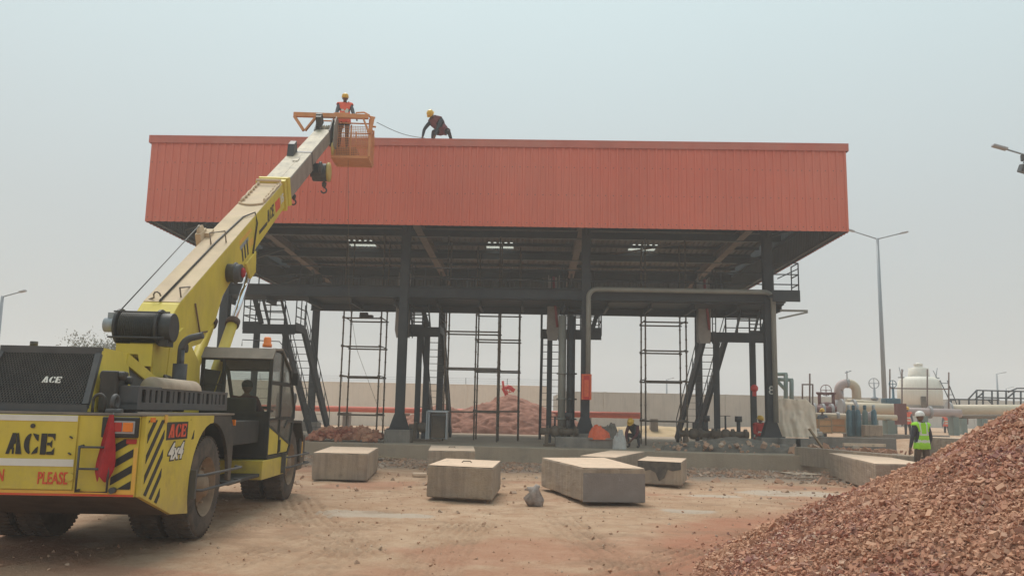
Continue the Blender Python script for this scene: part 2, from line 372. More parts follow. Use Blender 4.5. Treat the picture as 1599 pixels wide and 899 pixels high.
RUT_SHADE = np.zeros_like(GX)
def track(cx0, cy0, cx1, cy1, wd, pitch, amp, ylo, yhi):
    global H, RUT_SHADE
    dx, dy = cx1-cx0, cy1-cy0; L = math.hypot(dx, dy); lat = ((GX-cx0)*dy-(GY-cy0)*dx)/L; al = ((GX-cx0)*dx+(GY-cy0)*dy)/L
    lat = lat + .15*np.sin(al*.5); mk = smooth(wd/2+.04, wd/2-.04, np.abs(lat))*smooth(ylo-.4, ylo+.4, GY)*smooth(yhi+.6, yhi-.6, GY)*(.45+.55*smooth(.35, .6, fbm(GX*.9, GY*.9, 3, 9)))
    RUT_SHADE = np.maximum(RUT_SHADE, mk*(.5+.5*np.sin(lat*2*PI/pitch+PI)))  # mask of the tread grooves, where shade is painted as darker colour
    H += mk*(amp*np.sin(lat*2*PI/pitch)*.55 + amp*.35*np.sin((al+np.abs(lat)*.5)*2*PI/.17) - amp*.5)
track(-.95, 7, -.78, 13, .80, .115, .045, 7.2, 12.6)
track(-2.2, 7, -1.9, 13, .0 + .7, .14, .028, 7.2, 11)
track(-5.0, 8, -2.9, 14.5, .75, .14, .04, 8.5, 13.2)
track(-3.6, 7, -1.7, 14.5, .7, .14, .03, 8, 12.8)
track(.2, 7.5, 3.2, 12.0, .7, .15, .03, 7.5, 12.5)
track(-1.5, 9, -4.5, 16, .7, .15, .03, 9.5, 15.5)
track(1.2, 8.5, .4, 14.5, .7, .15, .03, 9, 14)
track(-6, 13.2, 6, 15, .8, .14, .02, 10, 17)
nx, ny = len(gx), len(gy)
idx = np.arange(nx*ny).reshape(ny, nx)
quads = np.stack([idx[:-1, :-1], idx[:-1, 1:], idx[1:, 1:], idx[1:, :-1]], -1).reshape(-1, 4)
def np_mesh(name, V, Fq, mtl, smooth_=True):
    me = bpy.data.meshes.new(name); k = Fq.shape[1]
    me.vertices.add(len(V)); me.vertices.foreach_set('co', V.astype(np.float32).ravel())
    me.loops.add(Fq.size); me.loops.foreach_set('vertex_index', Fq.astype(np.int32).ravel())
    me.polygons.add(len(Fq)); me.polygons.foreach_set('loop_start', np.arange(0, Fq.size, k, dtype=np.int32))
    me.polygons.foreach_set('use_smooth', np.full(len(Fq), smooth_)); me.update(calc_edges=True); me.validate()
    me.materials.append(mtl); o = bpy.data.objects.new(name, me); col.objects.link(o); return o
def attr(o, name, a):
    at = o.data.attributes.new(name, 'FLOAT', 'POINT'); at.data.foreach_set('value', a.astype(np.float32).ravel())
def ground_mat():
    M = bpy.data.materials.new('sandy_dirt'); M.use_nodes = True; t = M.node_tree; n = t.nodes; l = t.links; b = n['Principled BSDF']
    b.inputs['Roughness'].default_value = .95; b.inputs['Specular IOR Level'].default_value = .15
    tc = n.new('ShaderNodeTexCoord')
    def noise(s, d=6, ro=.6, vec=None):
        z = n.new('ShaderNodeTexNoise'); z.inputs['Scale'].default_value = s; z.inputs['Detail'].default_value = d; z.inputs['Roughness'].default_value = ro
        l.new(vec or tc.outputs['Object'], z.inputs['Vector']); return z.outputs['Fac']
    def rg(f, a, bb, c=0, d=1):
        r = n.new('ShaderNodeMapRange'); r.inputs[1].default_value = a; r.inputs[2].default_value = bb; r.inputs[3].default_value = c; r.inputs[4].default_value = d; l.new(f, r.inputs[0]); return r.outputs[0]
    def mix(f, a, bb):
        x = n.new('ShaderNodeMix'); x.data_type = 'RGBA'; l.new(f, x.inputs['Factor'])
        for s, v in (('A', a), ('B', bb)):
            if isinstance(v, tuple): x.inputs[s].default_value = (*v, 1)
            else: l.new(v, x.inputs[s])
        return x.outputs['Result']
    def at(nm):
        a = n.new('ShaderNodeAttribute'); a.attribute_name = nm; return a.outputs['Fac']
    def mul(a, bb):
        x = n.new('ShaderNodeMath'); x.operation = 'MULTIPLY'; l.new(a, x.inputs[0]); l.new(bb, x.inputs[1]); return x.outputs[0]
    c = mix(rg(noise(.5), .35, .65), (.46, .30, .195), (.55, .385, .265))
    c = mix(rg(noise(2.3, 8, .7), .42, .68), c, (.40, .235, .145))
    c = mix(rg(noise(9, 6, .7), .56, .72, 0, .6), c, (.29, .19, .13))
    c = mix(rg(noise(45, 3, .7), .58, .75, 0, .7), c, (.27, .17, .12))
    c = mix(rg(noise(38, 3, .7), .28, .42, .55, 0), c, (.60, .45, .33))
    c = mix(at('red'), c, (.40, .17, .105))
    c = mix(at('grit'), c, mix(rg(noise(30, 4, .8), .4, .6), (.20, .155, .125), (.42, .34, .28)))
    c = mix(at('cement'), c, (.50, .44, .37))
    c = mix(at('rut_shade_mud'), c, (.27, .17, .11))
    l.new(c, b.inputs['Base Color'])
    bn = n.new('ShaderNodeBump'); bn.inputs['Strength'].default_value = .9; bn.inputs['Distance'].default_value = .05
    bn2 = n.new('ShaderNodeBump'); bn2.inputs['Strength'].default_value = .6; bn2.inputs['Distance'].default_value = .01
    l.new(noise(14, 6, .7), bn.inputs['Height']); l.new(noise(70, 4, .7), bn2.inputs['Height']); l.new(bn.outputs[0], bn2.inputs['Normal']); l.new(bn2.outputs[0], b.inputs['Normal'])
    return M
m_ground = ground_mat()
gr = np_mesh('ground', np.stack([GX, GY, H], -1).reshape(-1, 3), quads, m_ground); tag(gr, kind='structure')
cem = np.zeros_like(GX)
nn = fbm(GX*1.6, GY*2.5, 4, 31)
for px, py, rx, ry in ((1245, 772, 1.15, .75), (1120, 775, .5, .3), (1072, 797, .45, .22), (600, 803, .75, .32), (540, 798, .5, .2), (1590, 760, 2, 1)):
    p = P(px, py, Z=0); d = ((GX-p.x)/rx)**2+((GY-p.y)/ry)**2
    cem = np.maximum(cem, smooth(1.35, .5, d+(nn-.5)*2.6))
cem *= .62
attr(gr, 'cement', cem)
hd = heap_d(GX, GY)
red = .85*smooth(HEAP_R*1.32, HEAP_R*.98, hd+(fbm(GX*.8, GY*.8, 4, 12)-.5)*3.0)
red = np.maximum(red, .5*smooth(.56, .68, fbm(GX*.3+7, GY*.5, 4, 21))*smooth(30, 24, GY))
attr(gr, 'red', red)
grit = .9*smooth(3.6, .4, np.abs(GY-(28.4-.16*(GX+7)) + 2.0)+(fbm(GX*.9, GY*.9, 4, 14)-.5)*3.5)*smooth(-9, -5, GX)
attr(gr, 'grit', grit); attr(gr, 'rut_shade_mud', np.clip(.34*RUT_SHADE + .35*smooth(.58, .70, fbm(GX*1.3, GY*1.9, 5, 41))*smooth(26, 20, GY), 0, 1))  # groove shade painted into the soil colour, plus random mud patches

# rubble heap: base surface and loose chips
def rubble_mat(name, cs, bump=True):
    M = bpy.data.materials.new(name); M.use_nodes = True; t = M.node_tree; n = t.nodes; l = t.links; b = n['Principled BSDF']
    b.inputs['Roughness'].default_value = .95; b.inputs['Specular IOR Level'].default_value = .15
    g = n.new('ShaderNodeNewGeometry'); r = n.new('ShaderNodeValToRGB'); r.color_ramp.interpolation = 'LINEAR'
    for i, c in enumerate(cs):
        e = r.color_ramp.elements[i] if i < 2 else r.color_ramp.elements.new(1)
        e.position = i/(len(cs)-1); e.color = (*c, 1)
    l.new(g.outputs['Random Per Island'], r.inputs[0])
    tc = n.new('ShaderNodeTexCoord'); z = n.new('ShaderNodeTexNoise'); z.inputs['Scale'].default_value = 1.3; z.inputs['Detail'].default_value = 6; l.new(tc.outputs['Object'], z.inputs['Vector'])
    mr = n.new('ShaderNodeMapRange'); mr.inputs[1].default_value = .38; mr.inputs[2].default_value = .62; mr.inputs[4].default_value = .8; l.new(z.outputs['Fac'], mr.inputs[0])
    x = n.new('ShaderNodeMix'); x.data_type = 'RGBA'; l.new(mr.outputs[0], x.inputs['Factor']); l.new(r.outputs[0], x.inputs['A']); x.inputs['B'].default_value = (.52, .29, .185, 1)
    l.new(x.outputs['Result'], b.inputs['Base Color'])
    return M
brick_cols = [(.42, .17, .11), (.30, .11, .075), (.52, .28, .19), (.36, .155, .11), (.22, .11, .095), (.46, .23, .15), (.58, .40, .30), (.32, .155, .14), (.40, .19, .115)]
m_chip = rubble_mat('brick_chips', brick_cols)
m_stone = rubble_mat('grey_stones', [(.36, .28, .22), (.27, .21, .17), (.48, .39, .31), (.32, .23, .18), (.42, .29, .21)])
m_heapbase = mat('crushed_brick_soil', (.40, .19, .12), .95, 0, .25, 7, bump=.8, bscale=30, dust=.4, dustc=(.42, .24, .15))
hx = np.arange(-.6, 18, .09); hy = np.arange(-1, 20.5, .09); HX, HY = np.meshgrid(hx, hy)
hz = heap_h(HX, HY); HZ = ground_h(HX, HY)-.06 + hz*1.0 + (fbm(HX*3, HY*3, 3, 8)-.5)*.10*smooth(0, .3, hz)
ii = np.arange(HX.size).reshape(HX.shape); hq = np.stack([ii[:-1, :-1], ii[:-1, 1:], ii[1:, 1:], ii[1:, :-1]], -1).reshape(-1, 4)
keep = (hz.ravel()[hq].max(1) > .0); hq = hq[keep]
used, inv = np.unique(hq, return_inverse=True)
heap = np_mesh('rubble_heap', np.stack([HX, HY, HZ], -1).reshape(-1, 3)[used], inv.reshape(hq.shape), m_heapbase)
tag(heap, 'large sloping heap of broken red brick in the right foreground', 'rubble heap', kind='stuff')
def chips(name, pts, size, mtl, flat=.5, label=None, cat=None):
    n = len(pts); base = np.array([[x, y, z] for z in (-1, 1) for y in (-1, 1) for x in (-1, 1)], float)*.5
    V = base[None]*(1+rng.uniform(-.35, .35, (n, 8, 3))); s = size[:, None, None]*np.stack([rng.uniform(.7, 1.5, n), rng.uniform(.6, 1.1, n), rng.uniform(.3, .7, n)*flat*2], -1)[:, None, :]
    V = V*s; q = rng.normal(size=(n, 4)); q[:, 3] += 1.2; q[:, :2] *= .6; q /= np.linalg.norm(q, axis=1)[:, None]; x, y, z, w_ = q.T
    Rm = np.stack([1-2*(y*y+z*z), 2*(x*y-z*w_), 2*(x*z+y*w_), 2*(x*y+z*w_), 1-2*(x*x+z*z), 2*(y*z-x*w_), 2*(x*z-y*w_), 2*(y*z+x*w_), 1-2*(x*x+y*y)], -1).reshape(n, 3, 3)
    V = np.einsum('nij,nkj->nki', Rm, V)+pts[:, None, :]
    fq = np.array([(0,2,3,1), (4,5,7,6), (0,1,5,4), (2,6,7,3), (0,4,6,2), (1,3,7,5)])
    Fq = (fq[None]+8*np.arange(n)[:, None, None]).reshape(-1, 4)
    o = np_mesh(name, V.reshape(-1, 3), Fq, mtl, False); tag(o, label, cat, kind='stuff'); return o
# chips over the heap (denser near the camera) and spilled round its foot
cx = rng.uniform(.8, 12.5, 400000); cy = rng.uniform(3.2, 19.0, 400000)
d = heap_d(cx, cy)/HEAP_R; hh = heap_h(cx, cy)
vis = (cx/np.maximum(cy, 1) < .86) & (hh > .02) & (rng.random(400000) < .85)
px_, py_ = cx[vis], cy[vis]
pz_ = ground_h(px_, py_)-.06+heap_h(px_, py_)+(fbm(px_*3, py_*3, 3, 8)-.5)*.10*smooth(0, .3, heap_h(px_, py_))+rng.uniform(-.005, .03, len(px_))
chips('brick_chips', np.stack([px_, py_, pz_], -1), np.minimum(rng.gamma(2.2, .0068, len(px_))+.008, .075), m_chip, .5, 'loose broken brick chips covering the heap at right', 'brick chips')
sx_ = rng.uniform(-.5, 8, 16000); sy_ = rng.uniform(7, 22, 16000); dd = heap_d(sx_, sy_)/HEAP_R
k = (rng.random(16000) < np.exp(-np.clip(dd-.92, 0, 9)*12)) & (dd > .9)
chips('spilled_brick_chips', np.stack([sx_[k], sy_[k], ground_h(sx_[k], sy_[k])+.008], -1), np.minimum(rng.gamma(2.0, .008, k.sum())+.006, .035), m_chip, .45, 'scattered brick chips spilled on the sand at the heap foot', 'brick chips')
# gravel in front of the kerb and loose pebbles
gx_ = rng.uniform(-9, 12, 26000); gy_ = rng.uniform(17, 28.5, 26000); yk = 28.4-.16*(gx_+7)
g = (gy_ < yk) & (rng.random(26000) < np.clip(1.15-np.abs(gy_-yk+.8)/3.2 + (fbm(gx_*.8, gy_*.8, 3, 4)-.5)*1.6, 0.01, 1))
chips('gravel', np.stack([gx_[g], gy_[g], ground_h(gx_[g], gy_[g])+.01], -1), rng.gamma(4, .012, g.sum())+.012, m_stone, .7, 'band of grey brown gravel lying along the concrete kerb', 'gravel')
gx_ = rng.uniform(-7, 6, 2400); gy_ = rng.uniform(6.5, 22, 2400)
chips('loose_pebbles', np.stack([gx_, gy_, ground_h(gx_, gy_)+.003], -1), rng.gamma(1.6, .0065, 2400)+.004, rubble_mat('pebbles', [(.40, .27, .18), (.33, .20, .13), (.55, .43, .33), (.36, .25, .18)]), .6, 'scattered small pebbles on the sandy ground', 'pebbles')

# raised pavement of the loading bay with its kerb face
def poly_slab(b, pts, z0, z1):
    b.prism(pts, lambda u, v, t: Vector((u, v, t)), z0, z1)
mb = MB(); KA = (-24, 31.2); KB = (-7.4, 28.6); KC = (8.8, 26.0)
poly_slab(mb, [KA, KB, KC, (12.4, 25.8), (12.4, 46), (-24, 46)], -.3, .50)
pave = mb.build('pavement', mat('pavement_concrete', (.38, .30, .225), .95, 0, .2, .9, bump=.6, bscale=20, dust=.6, dustc=(.44, .31, .21), spots=.3, spotc=(.22, .18, .15), streak=.2, streakc=(.28, .22, .17)), bevel=.03); tag(pave, kind='structure')

# cladding sheets differ slightly from one to the next
def sheet_variation(M, pitch, k):
    t = M.node_tree; n = t.nodes; l = t.links; b = n['Principled BSDF']; src = b.inputs['Base Color'].links[0].from_socket
    tc = n.new('ShaderNodeTexCoord'); sx = n.new('ShaderNodeSeparateXYZ'); l.new(tc.outputs['Object'], sx.inputs[0])
    a = n.new('ShaderNodeMath'); a.operation = 'DIVIDE'; l.new(sx.outputs['X'], a.inputs[0]); a.inputs[1].default_value = pitch
    f = n.new('ShaderNodeMath'); f.operation = 'FLOOR'; l.new(a.outputs[0], f.inputs[0])
    w_ = n.new('ShaderNodeTexWhiteNoise'); w_.noise_dimensions = '1D'; l.new(f.outputs[0], w_.inputs['W'])
    r = n.new('ShaderNodeMapRange'); r.inputs['To Min'].default_value = 1-k; r.inputs['To Max'].default_value = 1+k; l.new(w_.outputs['Value'], r.inputs['Value'])
    v = n.new('ShaderNodeVectorMath'); v.operation = 'SCALE'; l.new(src, v.inputs[0]); l.new(r.outputs[0], v.inputs['Scale']); l.new(v.outputs[0], b.inputs['Base Color'])
sheet_variation(m_red_clad, 1.04, .035); sheet_variation(m_roof, 1.0, .15)
# ---------------------------------------------------------------- canopy (loading gantry)
X0, X1, Y0, Y1 = -13.1, 10.3, 27.0, 44.6
ZB, ZT = 7.70, 10.62
CXs = [-11.1, -4.65, 1.85, 8.3]; YF, YR = 29.5, 42.0
roofz = lambda y: 9.42-.03*(y-27)
can = thing('loading_canopy', 'steel loading canopy with deep red corrugated fascia on dark columns', 'canopy', (-1.4, 35, .5))
ORG = Vector((-1.4, 35, .5))
class MBo(MB):
    def build(s, name, mats, parent=None, **k):
        o = parent or can; r = o
        while r.parent: r = r.parent
        off = Vector(r.location); s.v = [tuple(Vector(v)-off) for v in s.v]
        return MB.build(s, name, mats, parent, **k)
def corr(b, a, c, z0, z1, nrm, per=.26, dep=.035):
    """corrugated vertical sheet between ground points a and c; ribs stand out along nrm"""
    a = Vector((*a, 0)); c = Vector((*c, 0)); L = (c-a).length; d = (c-a)/L; nrm = Vector((*nrm, 0)); n = int(round(L/per)); p = L/n; pts = []
    for i in range(n):
        for u, q in ((0, 0), (.62, 0), (.70, 1), (.90, 1)): pts.append((p*(i+u), q*dep))
        # a fine crease in the pan
        pts.insert(-3, (p*(i+.31), .006)) if False else None
    pts.append((L, 0)); v = []
    for u, q in pts:
        w_ = a+d*u+nrm*q; v += [(w_.x, w_.y, z0), (w_.x, w_.y, z1)]
    b.add(v, [(2*i, 2*i+2, 2*i+3, 2*i+1) for i in range(len(pts)-1)], False)
for nm, a, c, nr in (('front', (X0, Y0), (X1, Y0), (0, -1)), ('side', (X0, Y0), (X0, Y1), (-1, 0)), ('side', (X1, Y0), (X1, Y1), (1, 0)), ('back', (X0, Y1), (X1, Y1), (0, 1))):
    b = MBo(); corr(b, a, c, ZB, ZT, nr); b.build('fascia_panel', m_red_clad, can, recalc=False)
    b = MBo(); off = Vector((-nr[0]*.05, -nr[1]*.05)); s = .06
    aa = (a[0]+off.x+(s if nr[0] == 0 else 0), a[1]+off.y+(s if nr[1] == 0 else 0)); cc = (c[0]+off.x-(s if nr[0] == 0 else 0), c[1]+off.y-(s if nr[1] == 0 else 0))
    corr(b, aa, cc, ZB+.01, ZT-.02, (-nr[0], -nr[1]), .2, .03); b.build('inner_lining', m_lining, can, recalc=False)
b = MBo(); t = .07
for (xa, xb, ya, yb) in ((X0-t, X1+t, Y0-t, Y0+.55), (X0-t, X1+t, Y1-.3, Y1+t), (X0-t, X0+.4, Y0+.56, Y1-.31), (X1-.4, X1+t, Y0+.56, Y1-.31)): b.bx(xa, xb, ya, yb, ZT+.005, ZT+.06)
for (xa, xb, ya, yb) in ((X0-t, X1+t, Y0-t, Y0-t+.012), (X0-t, X1+t, Y1+t-.012, Y1+t), (X0-t, X0-t+.012, Y0-t+.014, Y1+t-.014), (X1+t-.012, X1+t, Y0-t+.014, Y1+t-.014)): b.bx(xa, xb, ya, yb, ZT-.20, ZT+.003)
for i in range(10):
    x = X0+(X1-X0)*(i+.5)/10; b.bx(x-.01, x+.01, Y0-t-.006, Y0-t-.001, ZT-.2, ZT+.05)
b.build('cap_flashing', m_red_flash, can)
b = MBo()
for i in range(90):
    for z in (ZB+.14, ZB+1.1, ZB+2.05): x = X0+.26*(i+.31); b.bx(x-.012, x+.012, Y0-.006, Y0-.001, z-.012, z+.012)
tag(b.build('fixing_screws', m_gum, can), kind='stuff')
b = MBo()
for (xa, xb, ya, yb) in ((X0+.1, X1-.1, Y0+.1, Y0+.22), (X0+.1, X1-.1, Y1-.22, Y1-.1), (X0+.1, X0+.2, Y0+.24, Y1-.24), (X1-.2, X1-.1, Y0+.24, Y1-.24)):
    for z in (ZB+.05, ZB+1.0): b.bx(xa, xb, ya, yb, z, z+.1)
b.build('edge_girt', m_steel, can)
# roof sheeting with skylight openings
SKY = [P(565, 382, Z=9.1), P(781, 388, Z=9.1), P(1000, 393, Z=9.1)]
def bay(y): i = int((y-Y0-.7)//1.5); return Y0+.7+i*1.5
sky_r = [(s.x-.62, s.x+.62, bay(s.y)+.06, bay(s.y)+1.44) for s in SKY]
def roof_strip(b, xa, xb, ya, yb, z=0, per=.25):
    n = max(1, int(round((xb-xa)/per))); p = (xb-xa)/n; pts = []
    for i in range(n):
        for u, q in ((0, 0), (.4, 0), (.5, .05), (.9, .05)): pts.append((xa+p*(i+u), q))
    pts.append((xb, 0)); v = []
    for x, q in pts: v += [(x, ya, roofz(ya)+q+z), (x, yb, roofz(yb)+q+z)]
    b.add(v, [(2*i, 2*i+2, 2*i+3, 2*i+1) for i in range(len(pts)-1)], False)
b = MBo(); xs = [X0+.3]
for r_ in sky_r:
    roof_strip(b, xs[-1], r_[0], Y0+.3, Y1-.3); roof_strip(b, r_[0], r_[1], Y0+.3, r_[2]); roof_strip(b, r_[0], r_[1], r_[3], Y1-.3); xs.append(r_[1])
roof_strip(b, xs[-1], X1-.3, Y0+.3, Y1-.3)
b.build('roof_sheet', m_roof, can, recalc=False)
for r_ in sky_r:
    b = MBo(); b.bx(r_[0]-.03, r_[1]+.03, r_[2]-.05, r_[3]+.05, roofz(r_[2])+.055, roofz(r_[2])+.058); b.build('skylight', m_skylight, can, recalc=False)
for i in range(12):
    y = Y0+.7+i*1.5
    b = MBo(); z = roofz(y)-.09
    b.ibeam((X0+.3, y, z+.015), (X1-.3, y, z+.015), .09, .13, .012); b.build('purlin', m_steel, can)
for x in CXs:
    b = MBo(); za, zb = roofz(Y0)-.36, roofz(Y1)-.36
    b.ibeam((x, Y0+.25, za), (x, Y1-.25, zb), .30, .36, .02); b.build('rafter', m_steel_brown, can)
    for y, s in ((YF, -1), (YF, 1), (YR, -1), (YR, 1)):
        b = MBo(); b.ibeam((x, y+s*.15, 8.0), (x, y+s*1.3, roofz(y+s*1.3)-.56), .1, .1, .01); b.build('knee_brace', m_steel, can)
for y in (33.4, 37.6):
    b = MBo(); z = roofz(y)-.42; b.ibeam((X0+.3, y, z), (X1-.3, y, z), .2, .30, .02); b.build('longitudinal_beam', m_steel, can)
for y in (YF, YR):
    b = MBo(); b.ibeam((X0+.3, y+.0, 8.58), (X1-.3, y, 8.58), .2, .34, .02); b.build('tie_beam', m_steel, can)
for xa, xb in ((X0+.3, CXs[0]), (CXs[3], X1-.3)):
    for y in (YF, YR, 36):
        b = MBo(); b.ibeam((xa, y, ZB+.3), (xb, y, 8.6), .1, .1, .01); b.build('outrigger_brace', m_steel, can)
for xa, xb in zip(CXs[2:-1], CXs[3:]):
    for s in (1,):
        b = MBo(); p, q = (xa, 33.5, roofz(33.5)-.2), (xb, 39, roofz(39)-.2)
        if s: p, q = (xa, 39, roofz(39)-.24), (xb, 33.5, roofz(33.5)-.24)
        b.tube([p, q], .035, 6); b.build('roof_bracing', m_steel_brown, can)
def column(x, y, sz):
    b = MBo(); z0 = .98; z1 = roofz(y)-.56
    b.bx(x-.15, x+.15, y-.17, y-.150, z0, z1); b.bx(x-.15, x+.15, y+.150, y+.17, z0, z1); b.bx(x-.012, x+.012, y-.149, y+.149, z0, z1)
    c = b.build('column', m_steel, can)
    b = MBo()
    for s in (-1, 1):
        b.prism([(-.33, z0), (.33, z0), (.16, z0+.50), (-.16, z0+.50)], lambda u, v, t: Vector((x+u, y+t, v)), s*.172, s*.19)
    b.bx(x-.40, x+.40, y-.3, y+.3, z0-.03, z0); b.build('base_plate', m_steel, c)
    b = MBo(); b.bx(x-.45, x+.45, y-.4, y+.4, .4, z0-.035); b.build('plinth', m_conc_grey, c, bevel=.02)
    return c
for x in CXs:
    for y in (YF, YR): column(x, y, .3)
place_text('8', 'bay_number', m_white, can, Vector((8.3, 29.5-.175, 2.55))-ORG, (1, 0, 0), (0, 0, 1), .42, bold=.002)
# walkway between the columns
WZ = 5.62
b = MBo(); b.ibeam((-11.6, YF-.02, WZ+.18), (8.9, YF-.02, WZ+.22), .22, .40, .03); b.build('walkway_girder', m_steel, can)
b = MBo(); b.ibeam((-8.6, 31.75, WZ-.1), (8.9, 31.75, WZ-.1), .18, .34, .03); b.build('walkway_girder', m_steel, can)
b = MBo(); b.bx(-11.6, -8.6, 29.6, 30.8, WZ-.03, WZ+.02); b.bx(-8.598, 8.9, 29.6, 31.66, WZ-.03, WZ+.02); b.bx(8.2, 9.15, 28.6, 29.38, WZ+.15, WZ+.2); b.bx(8.2, 9.15, 28.58, 28.6, WZ-.05, WZ+.35); b.build('walkway_deck', m_steel, can)
for i in range(14):
    x = -11.2+i*1.54
    b = MBo(); b.ibeam((x, 29.65, WZ-.14), (x, 31.6 if x > -8.6 else 30.8, WZ-.14), .1, .2, .015); b.build('floor_joist', m_steel, can)
def railing(b, pts, h=1.1, rails=(1.1, .7, .35), step=1.5, r=.022, kick=True):
    for p, q in zip(pts[:-1], pts[1:]):
        p = Vector(p); q = Vector(q); L = (q-p).length; n = max(1, int(round(L/step)))
        for z in rails: b.tube([p+Vector((0, 0, z)), q+Vector((0, 0, z))], r, 6)
        for i in range(n+1): c = p+(q-p)*i/n; b.tube([c, c+Vector((0, 0, h))], r, 6)
        if kick: b.beam(p+Vector((0, 0, .06)), q+Vector((0, 0, .06)), .008, .1)
b = MBo(); railing(b, [(-11.5, 29.62, WZ), (8.2, 29.62, WZ)]); b.build('railing', m_rail, can)
b = MBo(); pass
for q0, q1 in ((-8.55, -4.9), (-3.6, .3), (2.2, 6.6)): b = MBo(); railing(b, [(q0, 31.62, WZ), (q1, 31.62, WZ)]); b.build('railing', m_rail, can)
b = MBo(); railing(b, [(8.25, 28.62, WZ+.2), (9.12, 28.62, WZ+.2), (9.12, 29.4, WZ+.2)], step=.87); b.tube([(8.4, 28.62, WZ+.75), (9.1, 28.62, WZ+1.1)], .02, 6); b.build('railing', m_rail, can)
b = MBo(); b.bx(8.55, 9.5, 28.9, 28.95, WZ-.35, WZ-.28); b.beam((8.5, 28.92, WZ-.6), (9.5, 28.92, WZ-.36), .05, .06); b.build('end_bracket', m_pipe_beige, can)
# beige conduit looping down two columns
def arcpts(c, r, a0, a1, u, v, n=6):
    return [Vector(c)+Vector(u)*r*math.cos(a0+(a1-a0)*i/n)+Vector(v)*r*math.sin(a0+(a1-a0)*i/n) for i in range(n+1)]
yp = 29.2; za = WZ+.36; xa, xb = 1.93, 8.40
pts = [(xa, yp, 2.4)]+arcpts((xa+.3, yp, za-.3), .3, PI, PI/2, (1, 0, 0), (0, 0, 1))+arcpts((xb-.3, yp, za-.3), .3, PI/2, 0, (1, 0, 0), (0, 0, 1))+[(xb, yp, 1.45)]
b = MB(); b.tube(pts, .088, 12)
cd = b.build('conduit_pipe', m_pipe_beige, None)
tag(cd, 'beige pipe looped over the walkway and down two dark columns', 'pipe')

# boom of helpers for background boxes
def rootloc(o): return Vector(o.location)
# ---------------------------------------------------------------- access stairs under the walkway
def make_stair(x, s, label):
    r_ = thing('access_stair', label, 'stair', (x, 32.5, .5), group='dark steel stairs behind the walkway')
    LZ = 4.28; ya, yb = -.65, .75       # local, landing height above the pavement
    xl, xr = ((-.15, 1.9) if x < -8 else (-.15, 1.05)) if s > 0 else (-1.55, .75)
    dxb = .40 if x < -8 else .12 if s > 0 else (0 if x < 3 else -.55)
    fx0, fx1 = ((xr-.85, xr-.05) if s > 0 else (xl+.05, xl+.9))
    b = MB(); b.bx(xl, xr, ya, yb, LZ-.03, LZ); b.bx(xl, xr, ya-.02, ya, LZ-.36, LZ+.02); b.bx(xl, xr, yb, yb+.02, LZ-.2, LZ+.02); b.bx(xl-.02, xl, ya, yb, LZ-.2, LZ+.02); b.bx(xr, xr+.02, ya, yb, LZ-.2, LZ+.02)
    b.build('landing', m_steel, r_)
    for px in (xl+.35, xr-.55):
        b = MB(); b.ibeam((px, 0, 0), (px, 0, LZ-.2), .2, .2, .02, (0, 1, 0)); b.build('post', m_steel, r_)
    # lower flight away from the camera
    top = Vector((0, yb+.02, LZ)); bot = Vector((dxb, 4.1, 0.05)); fl = []
    for fx in (fx0, fx1):
        b = MB(); b.beam(top+Vector((fx, 0, -.1)), bot+Vector((fx, 0, .05)), .11, .34); b.build('stringer', m_steel, r_)
    for i in range(15):
        p = top.lerp(bot, (i+.6)/15.6); b = MB(); b.bx(p.x+fx0+.06, p.x+fx1-.06, p.y-.11, p.y+.11, p.z-.007, p.z+.007); b.build('tread', m_rail, r_)
    for fx in (fx0, fx1):
        b = MB()
        for h in (.95, .5): b.tube([top+Vector((fx, 0, h)), bot+Vector((fx, 0, h))], .02, 6)
        for i in range(6): p = top.lerp(bot, i/5)+Vector((fx, 0, 0)); b.tube([p, p+Vector((0, 0, .95))], .018, 6)
        b.build('handrail', m_rail, r_)
    b = MB(); railing(b, [(xl, ya, LZ), (xl, yb, LZ)], step=.6); b.build('railing', m_rail, r_); b = MB(); railing(b, [(xr, yb, LZ), (xr, ya, LZ)], step=.6); b.build('railing', m_rail, r_); b = MB()
    o_ = [(fx1+.02, yb, LZ), (xr, yb, LZ)] if s < 0 else [(xl, yb, LZ), (fx0-.02, yb, LZ)]
    railing(b, o_, step=.5); b.build('railing', m_rail, r_); b = MB()
    railing(b, [(xl, ya, LZ), (xl+.6, ya, LZ)] if s > 0 else [(xr-.8, ya, LZ), (xr, ya, LZ)], step=.5); b.build('railing', m_rail, r_)
    # upper flight from the walkway
    b = MB(); ux = (fx0+fx1)/2+(-.3 if s > 0 else .9)
    for q in (-.35, .35): b = MB(); b.beam((ux+q+.9*s*-1*.0, ya-.75, LZ+.95), (ux+q+.55*-s*-1*.0, ya+.25, LZ), .03, .2); b.build('stringer', m_steel, r_)
    for i in range(3):
        b = MB(); b.bx(ux-.33, ux+.33, ya-.55+i*.28-.1, ya-.55+i*.28+.1, LZ+.68-i*.24, LZ+.70-i*.24); b.build('tread', m_rail, r_)
    # slanting brace post seen above the landing
    b = MB(); b.ibeam((xr-.35 if s < 0 else xl+.75, ya-.1, LZ+.02), (xr-.0 if s < 0 else xl+.35, ya-.1, LZ+1.25), .16, .16, .015, (0, 1, 0)); b.build('raker', m_steel, r_)
    return r_
for x, s, lb in ((-11.1, 1, 'steel access stair furthest left behind the yellow crane'), (-4.65, 1, 'steel access stair behind the column left of centre scaffold'), (1.85, -1, 'steel access stair behind the column with red hose box'), (8.3, -1, 'steel access stair beside the numbered right hand column')):
    make_stair(x, s, lb)
